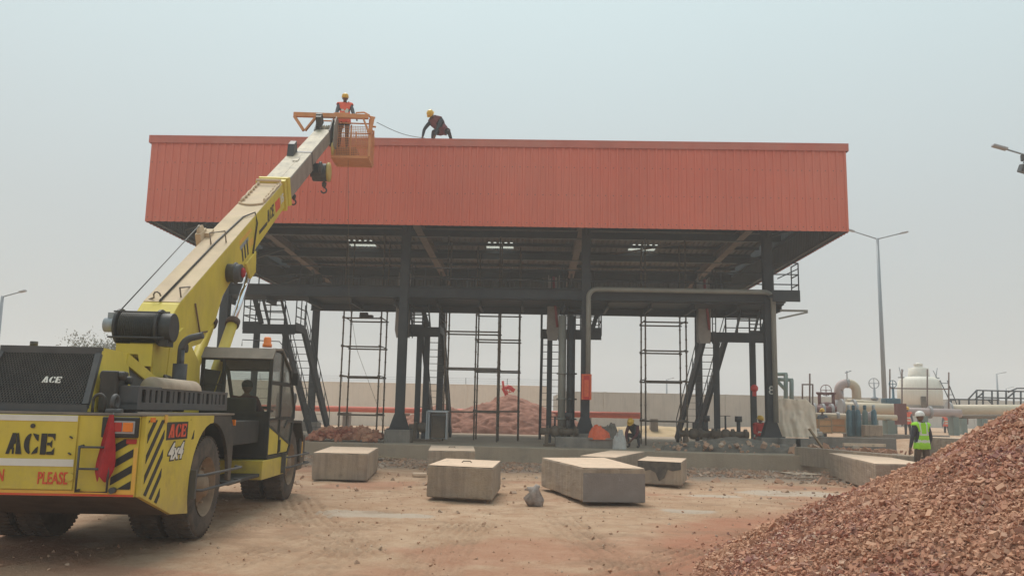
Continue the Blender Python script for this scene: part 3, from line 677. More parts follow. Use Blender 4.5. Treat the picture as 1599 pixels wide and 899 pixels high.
# folding loading bridges hanging under the walkway edge
def make_bridge(x, label):
    r_ = thing('folding_gangway', label, 'gangway', (x, 31.4, 4.3), group='folded grey and red gangways')
    m_ = mat('gangway_grey', (.30, .275, .25), .6, .1, .15, 3, dust=.4, dustc=(.33, .26, .2))
    for q in (-.20, .20):
        b = MB(); b.prism([(0, .25), (.12, 0), (.55, .1), (.6, 1.0), (.45, 2.5), (.1, 2.5), (-.02, 1.2)], lambda u, v, t: Vector((t, u-.3, v)), q-.012, q+.012); b.build('side_plate', m_, r_)
    b = MB(); b.prism([(-.19, .0), (.14, .0), (.19, .25), (.10, 2.4), (-.22, 2.3), (-.26, .3)], lambda u, v, t: Vector((u, t-.34, v)), 0, .02); b.build('face_plate', m_, r_)
    b = MB(); b.tube([(-.02, -.4, 2.4), (.0, -.42, 1.7), (.08, -.4, 1.1), (.14, -.38, .5)], .05, 8); b.build('hose', mat('faded_red_hose', (.30, .06, .06), .7), r_)
    for k in range(1):
        b = MB(); b.tube([(.28, -.25, 0), (.30, -.25, 2.8)], .022, 6); b.tube([(.40, -.25, 0), (.42, -.25, 2.8)], .022, 6)
        for i in range(9): b.tube([(.28, -.25, .15+i*.3), (.40, -.25, .15+i*.3)], .014, 5)
        b.build('ladder_rail', m_rail, r_)
    return r_
for x, lb in ((-4.95, 'folded gangway hanging beside the column left of centre'), (.75, 'folded gangway hanging left of the centre column'), (6.4, 'folded gangway hanging near the right hand stair landing')): make_bridge(x, lb)
# ---------------------------------------------------------------- scaffold towers
def make_scaffold(name_label, x0, y0, wx, wy, h, lifts, plank=False, ext=0, z0=.5):
    r_ = thing('scaffold_tower', name_label, 'scaffold', (x0, y0, z0), group='tube scaffold towers under the canopy')
    for x in (0, wx):
        for y in (0, wy):
            b = MB(); j = random.uniform(-.03, .03); b.tube([(x, y, 0), (x+j, y, h)], .031, 8)
            z = .5
            while z < h: b.lathe([(.026, z-.03), (.042, z-.02), (.042, z+.02), (.026, z+.03)], (x+j*z/h, y, 0), n=8); z += .5
            b.build('standard', m_scaf, r_)
    for z in lifts:
        for y in (0, wy):
            b = MB(); b.tube([(-.06, y-.03, z), (wx+.06, y-.03, z)], .029, 8); b.build('ledger', m_scaf, r_)
        for x in (0, wx):
            b = MB(); b.tube([(x-.03, -.06, z+.05), (x-.03, wy+.06, z+.05)], .024, 8); b.build('transom', m_scaf, r_)
    return r_
def sx_at(px, Y): return P(px, 560, Y=Y).x
yA = 31.9
x0 = sx_at(534, yA); s1 = make_scaffold('scaffold tower nearest the crane, left of the second column', x0, yA, 1.45, 1.35, 7.9, (.9, 2.35, 3.5, 4.6))
b = MB(); b.box((.85, .1, 4.68), (.5, .3, .10)); b.box((.75, .1, 4.78), (.3, .2, .1)); b.build('toeboard_bundle', m_blk, s1)
x0 = sx_at(695, 31.9); s2 = make_scaffold('scaffold tower in the centre bay against the second column', x0, 31.9, 2.05, 1.2, 7.9, (1.1, 2.75, 4.15, 5.25))
x0 = sx_at(743, 33.6); s3 = make_scaffold('narrow scaffold tower in the centre bay, right of its neighbour', x0, 33.6, 1.75, 1.3, 7.8, (1.15, 2.75, 4.0, 5.1))
x0 = sx_at(1008, yA); s4 = make_scaffold('scaffold tower in the right bay behind the crouching worker', x0, yA, 1.56, 1.35, 7.9, (.9, 2.4, 3.55, 4.65))

# ---------------------------------------------------------------- small plant at the column feet
def handwheel(b, c, r, axis='z', t=.012):
    c = Vector(c); u, v = {'z': ((1, 0, 0), (0, 1, 0)), 'y': ((1, 0, 0), (0, 0, 1)), 'x': ((0, 1, 0), (0, 0, 1))}[axis]; u = Vector(u); v = Vector(v)
    ring = [c+u*r*math.cos(2*PI*k/16)+v*r*math.sin(2*PI*k/16) for k in range(17)]
    b.tube(ring, t, 6)
    for k in range(4): b.tube([c, ring[k*4]], t*.8, 5)
def make_valve_skid(x, y, label, h=1.0, z=.5):
    r_ = thing('valve_skid', label, 'valve set', (x, y, z), group='dark valve sets at the column feet')
    b = MB(); b.bx(-.55, .55, -.3, .3, 0, .08); b.bx(-.5, -.38, -.25, .25, .08, .4); b.bx(.38, .5, -.25, .25, .08, .4); b.build('skid_frame', m_blk, r_)
    b = MB(); b.cyl((-.65, 0, .5), (.65, 0, .5), .12, 14)
    for q in (-.45, -.40, .05, .10, .5, .55): b.lathe([(.12, q), (.2, q), (.2, q+.035), (.12, q+.035)], (0, 0, .5), 'x', 16)
    b.sphere((-.16, 0, .5), .2, 12); b.build('valve_body', m_blk, r_)
    b = MB(); b.cyl((-.16, 0, .6), (-.16, 0, h), .035, 8); handwheel(b, (-.16, 0, h), .17); b.build('handwheel', m_gunmetal, r_)
    b = MB(); b.cyl((.3, 0, .5), (.3, 0, .95), .07, 10); b.lathe([(0, .95), (.13, .95), (.13, 1.15), (0, 1.15)], (.3, 0, 0), n=14); b.build('filter_pot', m_gunmetal, r_)
    return r_
make_valve_skid(.95, 29.0, 'dark valve set at the foot of the centre column')
make_valve_skid(5.95, 30.4, 'dark valve set at the foot of the right hand stair', .9)
make_valve_skid(7.05, 30.2, 'dark valve set on legs between the right scaffold and column', 1.15)
make_valve_skid(-3.9, 31.2, 'dark valve set behind the silver cabinet', 1.25)
# vertical riser pipes beside the centre column
for x, l_, ml in ((1.05, 'grey vertical riser pipe left of the centre column', m_pipe_beige), (1.38, 'dark vertical post just left of the centre column', m_steel)):
    b = MB(); b.cyl((0, 0, 0), (0, 0, 4.6), .13 if ml is m_steel else .14, 12)
    for z in (.9, 1.6, 2.5): b.lathe([(.12, z), (.2, z), (.2, z+.05), (.12, z+.05)], n=14)
    o = b.build('riser_pipe', ml); o.location = (x, 29.9, .5); tag(o, l_, 'pipe')
# silver cabinet
c0 = P(665, 675, Y=28.9)
r_ = thing('control_cabinet', 'open silver control cabinet left of the centre scaffold', 'cabinet', (c0.x+.05, 28.9, .5))
b = MB(); b.bx(0, .06, 0, .5, .15, 1.05); b.bx(.62, .66, 0, .5, .15, 1.05); b.bx(-.02, .68, 0, .5, 1.055, 1.13); b.bx(.06, .62, .46, .5, .15, 1.05); b.build('housing', m_silver, r_, bevel=.015)
b = MB(); b.bx(.1, .58, .2, .42, .2, .95); 
for i in range(5): b.bx(.12, .56, .17, .2, .25+i*.14, .33+i*.14)
b.build('equipment', m_blk, r_)
b = MB(); b.bx(-.02, .0, -.3, .02, .15, 1.1); b.build('door', m_silver, r_)
# red hose box on the centre column
a = P(908, 584, Y=29.15); c = P(923, 624, Y=29.15)
hb = thing('hose_box', 'bright red fire hose box fixed to the centre column', 'hose box', (a.x, 29.1, c.z))
wd, hh_ = c.x-a.x, a.z-c.z
b = MB(); b.bx(0, wd, -.1, .2, 0, hh_); b.build('box_body', m_redhyd, hb, bevel=.01)
b = MB(); b.bx(0, .06, -.13, -.1, 0, hh_); b.bx(wd-.06, wd, -.13, -.1, 0, hh_); b.bx(.062, wd-.062, -.13, -.1, hh_-.06, hh_); b.bx(.09, wd-.09, -.12, -.1, .1, hh_-.2); b.build('door', m_orangebag, hb)

# sheet metal and sacks on the pavement by the centre column
def cloth_lump(name, label, cat, loc, size, mtl, seed, n=18, rot=0, drape=.5):
    v = []; f = []; rr = random.Random(seed); n = 34
    for i in range(n+1):
        for k in range(n+1):
            u, w_ = i/n*2-1, k/n*2-1; e = max(abs(u), abs(w_)); rad = math.hypot(u, w_)
            z = max(0, 1-rad**2)**drape if rad < 1 else 0
            nz = float(fbm(np.array([u*2.5+seed]), np.array([w_*2.5]), 4, seed)[0])-.5
            v.append((u*size[0]/2*(1+.2*nz), w_*size[1]/2*(1-.2*nz), max(0, z*size[2]*(1+.9*nz)*(1+.10*math.sin(math.atan2(w_, u)*7+seed)))+.003))
    for i in range(n):
        for k in range(n): q = i*(n+1)+k; f.append((q, q+n+1, q+n+2, q+1))
    b = MB(); b.add(v, f, True); o = b.build(name, mtl, recalc=False); o.location = loc; o.rotation_euler = (0, 0, rot); return tag(o, label, cat)
b = MB(); b.bx(-.95, .95, -.6, .6, 0, .36); cb = b.build('concrete_footing', m_conc_grey, None, bevel=.03); cb.location = (1.75, 28.7, .48); tag(cb, 'rough concrete footing block under the centre column', 'footing')
cloth_lump('orange_sheet', 'crumpled orange plastic sheet heaped beside the centre column', 'plastic sheet', (2.25, 28.35, .78), (.75, .6, .38), m_orangebag, 3, drape=.4)
cloth_lump('white_sack', 'crumpled white sack right of the orange sheet', 'sack', (2.9, 28.0, .5), (.45, .5, .50), m_sack, 5, drape=.35)
cloth_lump('grey_sack', 'dusty grey sack slumped behind the white sack', 'sack', (2.6, 29.0, .8), (.7, .6, .45), m_mud, 8)
def lump(name, label, cat, loc, sx, sy, h, mtl, seed, kind='stuff', n=60, sharp=1.0, rough=.35):
    u = np.linspace(-1, 1, n); U_, V_ = np.meshgrid(u, u); rad = np.hypot(U_, V_)
    nn = fbm(U_*3+seed, V_*3, 5, seed); fine = fbm(U_*14+seed, V_*14, 3, seed+3)-.5
    Z = h*np.clip(1-(rad+(nn-.5)*rough*1.6), 0, 1)**sharp*(1+(nn-.5)*rough)+fine*h*.13*(rad < .95)
    Z = np.where(rad > 1, -.05, Z)
    i2 = np.arange(n*n).reshape(n, n); q = np.stack([i2[:-1, :-1], i2[:-1, 1:], i2[1:, 1:], i2[1:, :-1]], -1).reshape(-1, 4)
    o = np_mesh(name, np.stack([U_*sx, V_*sy, Z], -1).reshape(-1, 3), q, mtl); o.location = loc
    return tag(o, label, cat, kind=kind)
lump('dug_mud', 'low bank of wet grey dug earth in front of right column', 'earth', (6.7, 28.0, .48), 2.5, .9, .50, m_mud, 4, sharp=.8, rough=.7)
lump('earth_heap', 'reddish earth heap beyond the centre bay scaffold', 'earth heap', (-1.3, 47.5, .4), 5.2, 3.8, 2.25, mat('pinkish_earth', (.36, .17, .12), .95, 0, .2, 3, bump=.6, bscale=12), 11, n=150, sharp=.8, rough=.20)
lump('earth_heap', 'smaller reddish earth heap left of the scaffold foot', 'earth heap', (-5.0, 46.5, .4), 3.2, 2.6, 1.7, mat('pinkish_earth2', (.35, .165, .115), .95, 0, .2, 3, bump=.6, bscale=12), 23, n=110, sharp=.9, rough=.33)
lump('sand_patch', 'pale sand spread beyond the bay by the boundary wall', 'sand', (7, 49, .4), 9, 4, .7, mat('pale_sand', (.50, .36, .21), .95, 0, .15, 1), 31)
# bricks piled at the left
bp = P(535, 683, Y=28.6); pts = []; 
mbk = rubble_mat('pile_bricks', [(.42, .13, .08), (.34, .10, .06), (.48, .20, .13), (.28, .09, .06)])
n_ = 260; bx_ = rng.uniform(-1.25, 1.1, n_); by_ = rng.uniform(-.7, .6, n_); bz_ = np.maximum(0, .42*(1-(np.abs(bx_)/1.35)**4)*(1-(by_/.8)**2)*rng.uniform(.6, 1, n_))
chips('brick_pile', np.stack([bx_+bp.x, by_+29.4, bz_+.53], -1), np.full(n_, .20), mbk, .45, 'low pile of red bricks on the pavement behind the crane', 'brick pile')
b = MB()
for k in range(9):
    b.box((k*.24-1.0, 0, .06), (.22, .11, .08), (0, 0, .06*(k % 3)))
    b.box((k*.24-.95, .01, .15), (.22, .11, .08), (0, 0, -.05*(k % 2))); b.box((k*.24-1.0, -.01, .24), (.22, .11, .08))
# boards, planks
def plank(label, p, L, wd, t, rz, mtl=m_wood, tilt=0, name='plank'):
    b = MB(); b.box((0, 0, t/2), (L, wd, t)); o = b.build(name, mtl, None, bevel=.004); o.location = p; o.rotation_euler = (0, tilt, rz); tag(o, label, 'board'); return o
p = P(602, 714, Z=.12); plank('warped timber board lying between two concrete blocks', (p.x, p.y, .12), .9, .55, .03, .5, tilt=.06)
p = P(618, 712, Z=.06); plank('split timber board under the warped board', (p.x, p.y-.3, .07), 1.2, .16, .03, .75)
p = P(1250, 741, Z=.03); plank('grey plywood sheet lying on the gravel', (p.x, p.y, .06), .8, 1.0, .02, .2, m_conc_top, name='plywood_sheet')
p = P(1272, 747, Z=.03); plank('thin batten lying beside the plywood sheet', (p.x, p.y-.3, .05), 1.0, .12, .03, -.05, m_conc)
# right hand foundation walls
def low_wall(label, pts, t, z0, z1, mtl=m_conc):
    b = MB()
    for p_, q_ in zip(pts[:-1], pts[1:]): b.beam((*p_, (z0+z1)/2), (*q_, (z0+z1)/2), t, z1-z0)
    o = b.build('foundation_wall', mtl, None, bevel=.015); tag(o, label, 'low wall'); return o
a = P(1246, 697, Z=.75); c = P(1425, 712, Z=.75); low_wall('low concrete foundation wall nearest the gravel at right', [(a.x, a.y), (c.x+.2, c.y)], .25, .2, .75)
a = P(1264, 681, Y=31.5); c = P(1398, 686, Y=31); low_wall('longer concrete foundation wall behind the nearest one', [(a.x, 31.5), (c.x, 31.0)], .3, .3, a.z, m_conc_grey)
a = P(1315, 691, Y=28.5); c = P(1384, 696, Y=28.3); plank('long pale timber beam laid between the foundation walls', ((a.x+c.x)/2, 28.4, a.z-.1), c.x-a.x, .14, .1, -.02, m_conc_top, name='timber_beam')
a = P(1265, 700, Y=28.6); plank('short timber prop leaning against the foundation wall', (a.x+.25, 28.8, .95), .8, .1, .05, .3, m_wood, tilt=.9, name='timber_prop')
for px, lb in ((1232, 'small concrete pier beside the numbered column'), (1253, 'square dark concrete pier below the tarp')):
    a = P(px, 700, Y=28.9); b = MB(); b.bx(-.32, .32, -.3, .3, 0, .45); o = b.build('concrete_pier', m_conc_grey, None, bevel=.02); o.location = (a.x, 28.9, .5); tag(o, lb, 'concrete pier')
n_ = 160; q = P(1295, 697, Y=29.6); chips('rubble_scatter', np.stack([rng.normal(q.x+.4, 1.2, n_), rng.normal(29.4, .5, n_), np.full(n_, .55)], -1), rng.gamma(3, .03, n_)+.03, m_chip, .5, 'small scatter of brick pieces between the foundation walls', 'rubble')
n_ = 200; chips('mud_clods', np.stack([rng.normal(6.6, 1.3, n_), rng.normal(27.7, .4, n_), rng.uniform(.5, .75, n_)], -1), rng.gamma(3, .018, n_)+.03, m_stone, .7, 'clods and stones on the bank of dug earth', 'clods')

# ---------------------------------------------------------------- concrete blocks
ROUGH = bpy.data.textures.new('rough', 'CLOUDS'); ROUGH.noise_scale = .22; ROUGH.noise_depth = 4
def block(cs, h, label, z0=.05, mats_=None, seed=0):
    cx_ = sum(c[0] for c in cs)/4; cy_ = sum(c[1] for c in cs)/4; gz = float(ground_h(np.array([cx_]), np.array([cy_]))[0])
    r_ = thing('concrete_block', label, 'concrete block', (cx_, cy_, gz), group='cast concrete blocks lying on the sand')
    rr = random.Random(seed); n = 10
    def pt(u, v, w_):
        p = (Vector(cs[0])*(1-u)+Vector(cs[1])*u)*(1-v)+(Vector(cs[3])*(1-u)+Vector(cs[2])*u)*v
        return Vector((p.x-cx_, p.y-cy_, z0+w_*h))
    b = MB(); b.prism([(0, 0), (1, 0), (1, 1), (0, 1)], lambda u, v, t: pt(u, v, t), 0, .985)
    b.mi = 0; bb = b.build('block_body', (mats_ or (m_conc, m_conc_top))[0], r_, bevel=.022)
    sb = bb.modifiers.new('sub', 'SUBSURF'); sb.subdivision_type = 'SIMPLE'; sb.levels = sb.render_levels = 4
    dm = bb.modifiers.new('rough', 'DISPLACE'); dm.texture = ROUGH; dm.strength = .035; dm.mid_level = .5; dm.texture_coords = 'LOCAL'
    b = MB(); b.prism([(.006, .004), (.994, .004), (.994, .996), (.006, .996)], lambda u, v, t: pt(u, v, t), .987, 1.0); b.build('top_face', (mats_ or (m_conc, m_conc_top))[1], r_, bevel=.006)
    for u, v in (((.5, .5),) if seed in (1, 3) else ()):
        b = MB(); p = pt(u, v, 1.0); b.tube([p+Vector((-.1, 0, -.01)), p+Vector((-.07, 0, .03)), p+Vector((.07, 0, .03)), p+Vector((.1, 0, -.01))], .012, 6); b.build('lifting_loop', m_scaf, r_)
    if z0 > .03:
        for v in (.15, .85):
            b = MB(); b.beam(pt(.08, v, 0)-Vector((0, 0, z0/2+.005)), pt(.92, v, 0)-Vector((0, 0, z0/2+.005)), .1, z0+.02); b.build('bearer', m_wood, r_)
    return r_
block([(-1.90, 15.55), (-.68, 15.15), (-.62, 17.35), (-1.80, 17.85)], .57, 'squarish sandy topped concrete block left of the small mortar lump', .07, seed=1)
block([(-4.92, 19.0), (-3.68, 19.05), (-4.02, 22.2), (-5.3, 22.3)], .60, 'concrete block furthest left, just beside the crane front wheel', .03, seed=2)
block([(-2.64, 21.6), (-1.44, 21.75), (-1.7, 24.9), (-2.95, 24.8)], .62, 'concrete block behind the sandy topped one, nearer the kerb', .0, seed=3)
md = mat('block_end_grey', (.235, .205, .19), .9, 0, .15, 3, bump=.5, bscale=40, dust=.35, dustc=(.30, .25, .22), spots=.3, spotc=(.4, .36, .34))
r_ = block([(.93, 15.2), (2.05, 15.35), (1.62, 18.9), (.22, 18.3)], .60, 'large long concrete block in the middle with dark grey near end', .05, seed=4)
b = MB(); b.prism([(.93, .1), (2.05, .1), (2.05, .6), (.93, .6)], lambda u, v, t: Vector((u-r_.location.x, 15.2+(u-.93)*.134-t-r_.location.y, v-.045)), .004, .012); b.build('grey_end_skin', md, r_)
r_ = block([(2.45, 19.7), (3.38, 19.2), (3.85, 21.1), (2.95, 21.7)], .52, 'small concrete block with black stained front, right of the long one', .06, seed=5)
b = MB()
lx = r_.location.x; ly = r_.location.y
def fr(u, v, t): return Vector((2.45+.93*u-lx, 19.7-.5*u-ly, .06+.52*v))+Vector((-.47, -.88, 0))*t
b.prism([(.01, .98), (.99, .98), (.99, .68), (.8, .6), (.7, .66), (.62, .3), (.5, .15), (.42, .5), (.3, .62), (.15, .55), (.01, .72)], fr, .0035, .0075); b.build('black_stain', mat('soot_stain', (.075, .068, .062), .9, 0, .4, 8, dust=.4, dustc=(.3, .24, .18)), r_)
block([(1.15, 20.2), (1.95, 19.7), (3.1, 23.3), (2.2, 23.6)], .60, 'concrete block lying angled behind the long one', .03, seed=6)
block([(8.35, 24.0), (9.6, 24.3), (8.75, 18.9), (7.5, 18.7)], .62, 'long concrete block half buried by the brick heap', .05, seed=7)
a = P(1464, 684, Y=27); block([(a.x, 26.8), (a.x+2.2, 26.2), (a.x+2.6, 27.8), (a.x+.1, 28.6)], .85, 'tall concrete block right of the worker in lime vest', .25, (m_conc, m_conc_top), seed=8)
# small mortar lump standing on the sand
p = P(834, 787, Z=.02); b = MB()
prof = [(0, 0), (.16, 0), (.17, .12), (.165, .26), (.15, .33), (.06, .36), (0, .355)]
b.lathe(prof, n=14); o = b.build('mortar_lump', mat('pale_mortar', (.36, .30, .27), .95, 0, .3, 9, bump=1, bscale=25), None)
for v in o.data.vertices:
    k = .78*(1+.32*math.sin(v.co.z*31+v.co.x*17)+.22*math.sin(v.co.y*43+v.co.z*11)); v.co.x *= k*(1.1-.7*v.co.z); v.co.y *= k*.9; v.co.z *= .95+.12*math.sin(v.co.x*25)
o.location = (p.x, p.y, 0.0); tag(o, 'small rough mortar lump standing between the two nearest blocks', 'mortar lump')
p = P(655, 744, Z=0); b = MB(); b.box((0, 0, .05), (.35, .2, .1)); o = b.build('stone', m_conc_top, None, bevel=.03); o.location = (p.x, p.y, 0); tag(o, 'pale broken concrete piece by the sandy topped block', 'stone')

# ---------------------------------------------------------------- boundary walls
def panel_wall(label, a, c, z0, z1, mtl, step=2.5, wire=True):
    a = Vector((*a, 0)); c = Vector((*c, 0)); L = (c-a).length; d = (c-a)/L; r_ = thing('boundary_wall', label, 'wall', (a.x, a.y, z0), math.atan2(d.y, d.x))
    b = MB(); hh = z1-z0
    b.bx(0, L, -.06, .06, 0, hh); b.bx(0, L, -.08, .08, hh+.002, hh+.06)
    for z in (hh*.33, hh*.66): b.bx(0, L, -.064, -.0605, z-.012, z+.012)
    b.build('wall_panel', mtl, r_)
    n = int(L/step)
    b = MB()
    for i in range(n+1): b.bx(i*L/n-.11, i*L/n+.11, -.13, .13, 0, hh+.08)
    tag(b.build('pilaster_row', mtl, r_), kind='stuff')
    if wire:
        b = MB()
        for i in range(n+1): b.tube([(i*L/n, 0, hh), (i*L/n, -.1, hh+.55)], .02, 5)
        for z in (.2, .35, .5): b.tube([(0, -.05, hh+z), (L, -.05, hh+z)], .006, 4)
        b.build('barbed_wire', m_rail, r_)
    return r_
yg = .45
a = P(470, 596, Y=62); c = P(857, 600, Y=62)
panel_wall('pale boundary wall seen through the left and centre bays', (-48, 62), (c.x, 62), yg, a.z, m_wall, 3)
c2 = P(866, 622, Y=84); c3 = P(882, 612, Y=66)
panel_wall('short wall length turning back beyond the pale wall', (c2.x, 84), (c3.x, 66), yg, P(882, 612, Y=66).z, m_wall2, 3, False)
c4 = P(1262, 619, Y=66)
panel_wall('greyer boundary wall seen behind the right bay', (c3.x, 66), (c4.x, 66), yg, P(882, 612, Y=66).z, m_wall2, 3, False)
panel_wall('distant low wall behind the pipework at far right', (c4.x+.3, 100), (90, 104), .4, 4.2, m_wall2, 3, False)
# ---------------------------------------------------------------- red fire main on sleepers
fm = thing('fire_main', 'long orange red fire water pipe running along low supports', 'pipe', (-6, 50, .45))
b = MB(); a = P(300, 628, Y=50); c = P(1004, 650, Y=44); b.tube([Vector((a.x-8, 51, 1.62))-fm.location, Vector((-3, 50, 1.62))-fm.location, Vector((c.x-4, 46, 1.60))-fm.location, Vector((c.x, 45, 1.6))-fm.location], .17, 14); b.build('pipe_run', m_orange_pipe, fm)
for i in range(9):
    x = -22+i*3.6; y = 50.8-max(0, x+3)*.36
    b = MB(); b.bx(x-.2+6, x+.2+6, y-.3-50, y+.3-50, 0, .98); b.build('pipe_sleeper', m_conc_grey, fm)
# ---------------------------------------------------------------- fire monitor behind the heap
p = P(789, 622, Y=50)
mo = thing('fire_monitor', 'small red fire water monitor above the earth heap', 'fire monitor', (p.x, 52, .45))
b = MB(); b.cyl((0, 0, 0), (0, 0, 2.35), .12, 10); b.build('riser', m_redhyd, mo)
b = MB(); b.tube([(0, 0, 2.3), (-.2, 0, 2.6), (.1, 0, 2.75), (.5, 0, 2.5)], .13, 10); b.cyl((-.15, 0, 2.5), (-.25, 0, 3.1), .07, 8); handwheel(b, (.2, -.2, 2.6), .2, 'y', .03); b.build('nozzle', m_redhyd, mo)
# ---------------------------------------------------------------- lamp posts
def lamp_post(label, base, h, arms, ph=None):
    r_ = thing('street_lamp', label, 'street lamp', base)
    b = MB(); b.tube([(0, 0, 0), (0, 0, h*.5), (0, 0, h)], .1, 10, rs=[.15, .12, .08]); b.lathe([(.16, 0), (.28, 0), (.28, .04), (.16, .06)], n=10); b.build('pole', m_pole, r_)
    for dx, dz in arms:
        b = MB(); b.tube([(0, 0, h-.05), (dx*.8, 0, h+dz*.8)], .035, 8); b.build('arm', m_pole, r_)
        b = MB(); b.box((dx*.92, 0, h+dz*.93), (abs(dx)*.22+.1, .22, .09), (0, -math.atan2(dz, dx) if dx > 0 else -math.atan2(dz, dx)+PI, 0)); b.build('lamp_head', m_greypipe, r_, bevel=.02)
    return r_
p = P(1370, 372, Y=50); lamp_post('tall twin arm street lamp right of the canopy', (p.x, 50, .85), p.z-.85, [(-1.75, .5), (1.75, .4)])
p = P(4, 462, Y=45); lamp_post('street lamp at far left edge above the crane hood', (p.x, 45, .2), p.z-.2, [(1.2, .3)])
p = P(1640, 252, Y=30); r_ = lamp_post('nearest street lamp reaching in from the right edge', (p.x, 30, .2), p.z-.2, [(-1.95, .55)])
q = P(1598, 264, Y=30); b = MB(); b.box((q.x-p.x+.05, 0, q.z-.2), (.35, .35, .3), (.2, .3, 0)); b.box((q.x-p.x+.3, 0, q.z+.05), (.6, .06, .06)); b.box((q.x-p.x+.0, 0, q.z+.22), (.12, .12, .25)); b.build('floodlight', m_gunmetal, r_, bevel=.03)
p = P(1556, 583, Y=95); lamp_post('small distant street lamp above the pipe walkway', (p.x, 95, .4), p.z-.4, [(1.0, .15)])
p = P(1571, 606, Y=130); lamp_post('faint furthest street lamp at the right horizon', (p.x, 130, .4), p.z-.4, [(1.1, .25)])
p = P(1041, 592, Y=110); lamp_post('tiny distant street lamp seen through the right scaffold', (p.x, 110, .4), p.z-.4, [(.9, .2)])
# ---------------------------------------------------------------- plant at the right
GY_ = .9
def at(px, py, Y): return P(px, py, Y=Y)
# tarp-covered bundle
a = at(1214, 682, 33.2); c = at(1272, 622, 33.2); W_ = c.x-a.x; Hh = c.z-a.z
v = []; f = []; n = 26
def tarp_pt(u, w_):      # u 0..1 across, w_ 0..1 up the front then over the top to the back
    if w_ < .7: y = 0; z = w_/.7
    else: y = (w_-.7)/.3; z = 1
    x = u*W_
    nz1 = float(fbm(np.array([u*4]), np.array([w_*3]), 4, 3)[0])-.5; fold = (.05*math.sin(u*9+nz1*9+z*2)+.03*math.sin(u*23+nz1*14))*(1-z*.75)+.22*nz1
    zz = z*Hh*(1-.03*math.sin(u*3.1)-.22*max(0, u-.78)/.22*z)+(.06*nz1 if z >= 1 else 0)
    return (x*(1+.03*nz1)+(.22*(1-z) if u > .7 else 0)*(u-.7), -fold+y*1.3, zz)
N1 = 40
for i in range(N1+1):
    for k in range(N1+1): v.append(tarp_pt(i/N1, k/N1))
for i in range(N1):
    for k in range(N1): q = i*(N1+1)+k; f.append((q, q+N1+1, q+N1+2, q+1))
o_ = thing('tarp_covered_stack', 'cream tarpaulin draped over a tall stack beside the numbered column', 'tarpaulin', (a.x, 33.2, a.z))
b = MB(); b.add(v, f, True); b.build('tarpaulin', m_tarp, o_, recalc=False)
b = MB(); b.bx(.15, W_-.12, .16, 1.2, 0, Hh*.9); b.bx(W_-.12, W_-.04, .2, 1.2, 0, Hh*.6); b.build('stack', m_wood, o_)
# crates
for x0, x1, y0, y1, Y, lb in ((1278, 1299, 654, 676, 36.5, 'pale plywood crate, left one of the pair beside the tarp'), (1297, 1320, 653, 675, 37.3, 'darker brown plywood crate, right one of the pair beside the tarp')):
    a = at(x0, y1, Y); c = at(x1, y0, Y); t_ = thing('plywood_crate', lb, 'crate', (a.x, Y, a.z)); W2, H2 = c.x-a.x, c.z-a.z
    b = MB(); b.bx(0, W2, 0, .7, 0, H2); b.build('crate_body', m_crate if x0 > 1280 else mat('crate_pale', (.62, .36, .18), .85), t_)
    b = MB(); e = .05
    for z in (0, H2/2-e/2, H2-e): b.bx(-.005, W2+.005, -.03, -.004, z, z+e)
    for x in (0, W2-e): b.bx(x, x+e, -.04, -.031, 0, H2)
    b.build('batten', m_wood, t_)
a = at(1283, 688, 35); b = MB(); b.bx(0, .5, 0, .5, 0, .18); b.bx(.05, .4, .05, .4, .182, .30); o = b.build('cement_bag', m_sack, None, bevel=.05); o.location = (at(1266, 680, 35).x, 35, at(1266, 680, 35).z-.0); tag(o, 'white bags stacked on the ground left of the crates', 'bag')
# gas cylinders
for i, px in enumerate((1327, 1334, 1341, 1352, 1366)):
    p = at(px, 681, 34.2+.2*(i % 2)); b = MB(); b.lathe([(0, 0), (.10, 0), (.11, .05), (.11, .95), (.07, 1.05), (.03, 1.08), (.03, 1.15), (0, 1.15)], n=12)
    t_ = thing('gas_cylinder', ['first gas cylinder from the crates, dark teal', 'second gas cylinder from the crates', 'third gas cylinder from the crates', 'gas cylinder standing between the third and the last', 'last gas cylinder, nearest the tall lamp post'][i], 'gas cylinder', (p.x, 34.2+.2*(i % 2), p.z), group='gas cylinders beside the crates')
    b.build('bottle', m_teal if i != 3 else m_greengrey, t_); b = MB(); b.lathe([(.05, 1.05), (.07, 1.1), (.07, 1.22), (.05, 1.25)], n=8); b.build('valve_guard', m_blue if i % 2 else m_silver, t_)
for px, py, lb, mm in ((1346, 652, 'pinkish rag bundle lying on the cream pipe', m_pinkpipe),):
    p = at(px+9, 655, 34.6); cloth_lump('rag_bundle', 'pinkish rag bundle on top of the gas cylinders', 'cloth', (p.x, 34.6, p.z-.05), (.7, .4, .35), mm, 9)
p = at(1352, 680, 33.8); b = MB(); b.bx(0, .7, 0, .4, 0, .42); o = b.build('concrete_pier', m_conc, None, bevel=.02); o.location = (p.x-.1, 33.6, p.z); tag(o, 'pale concrete cube in front of the gas cylinders', 'concrete pier')
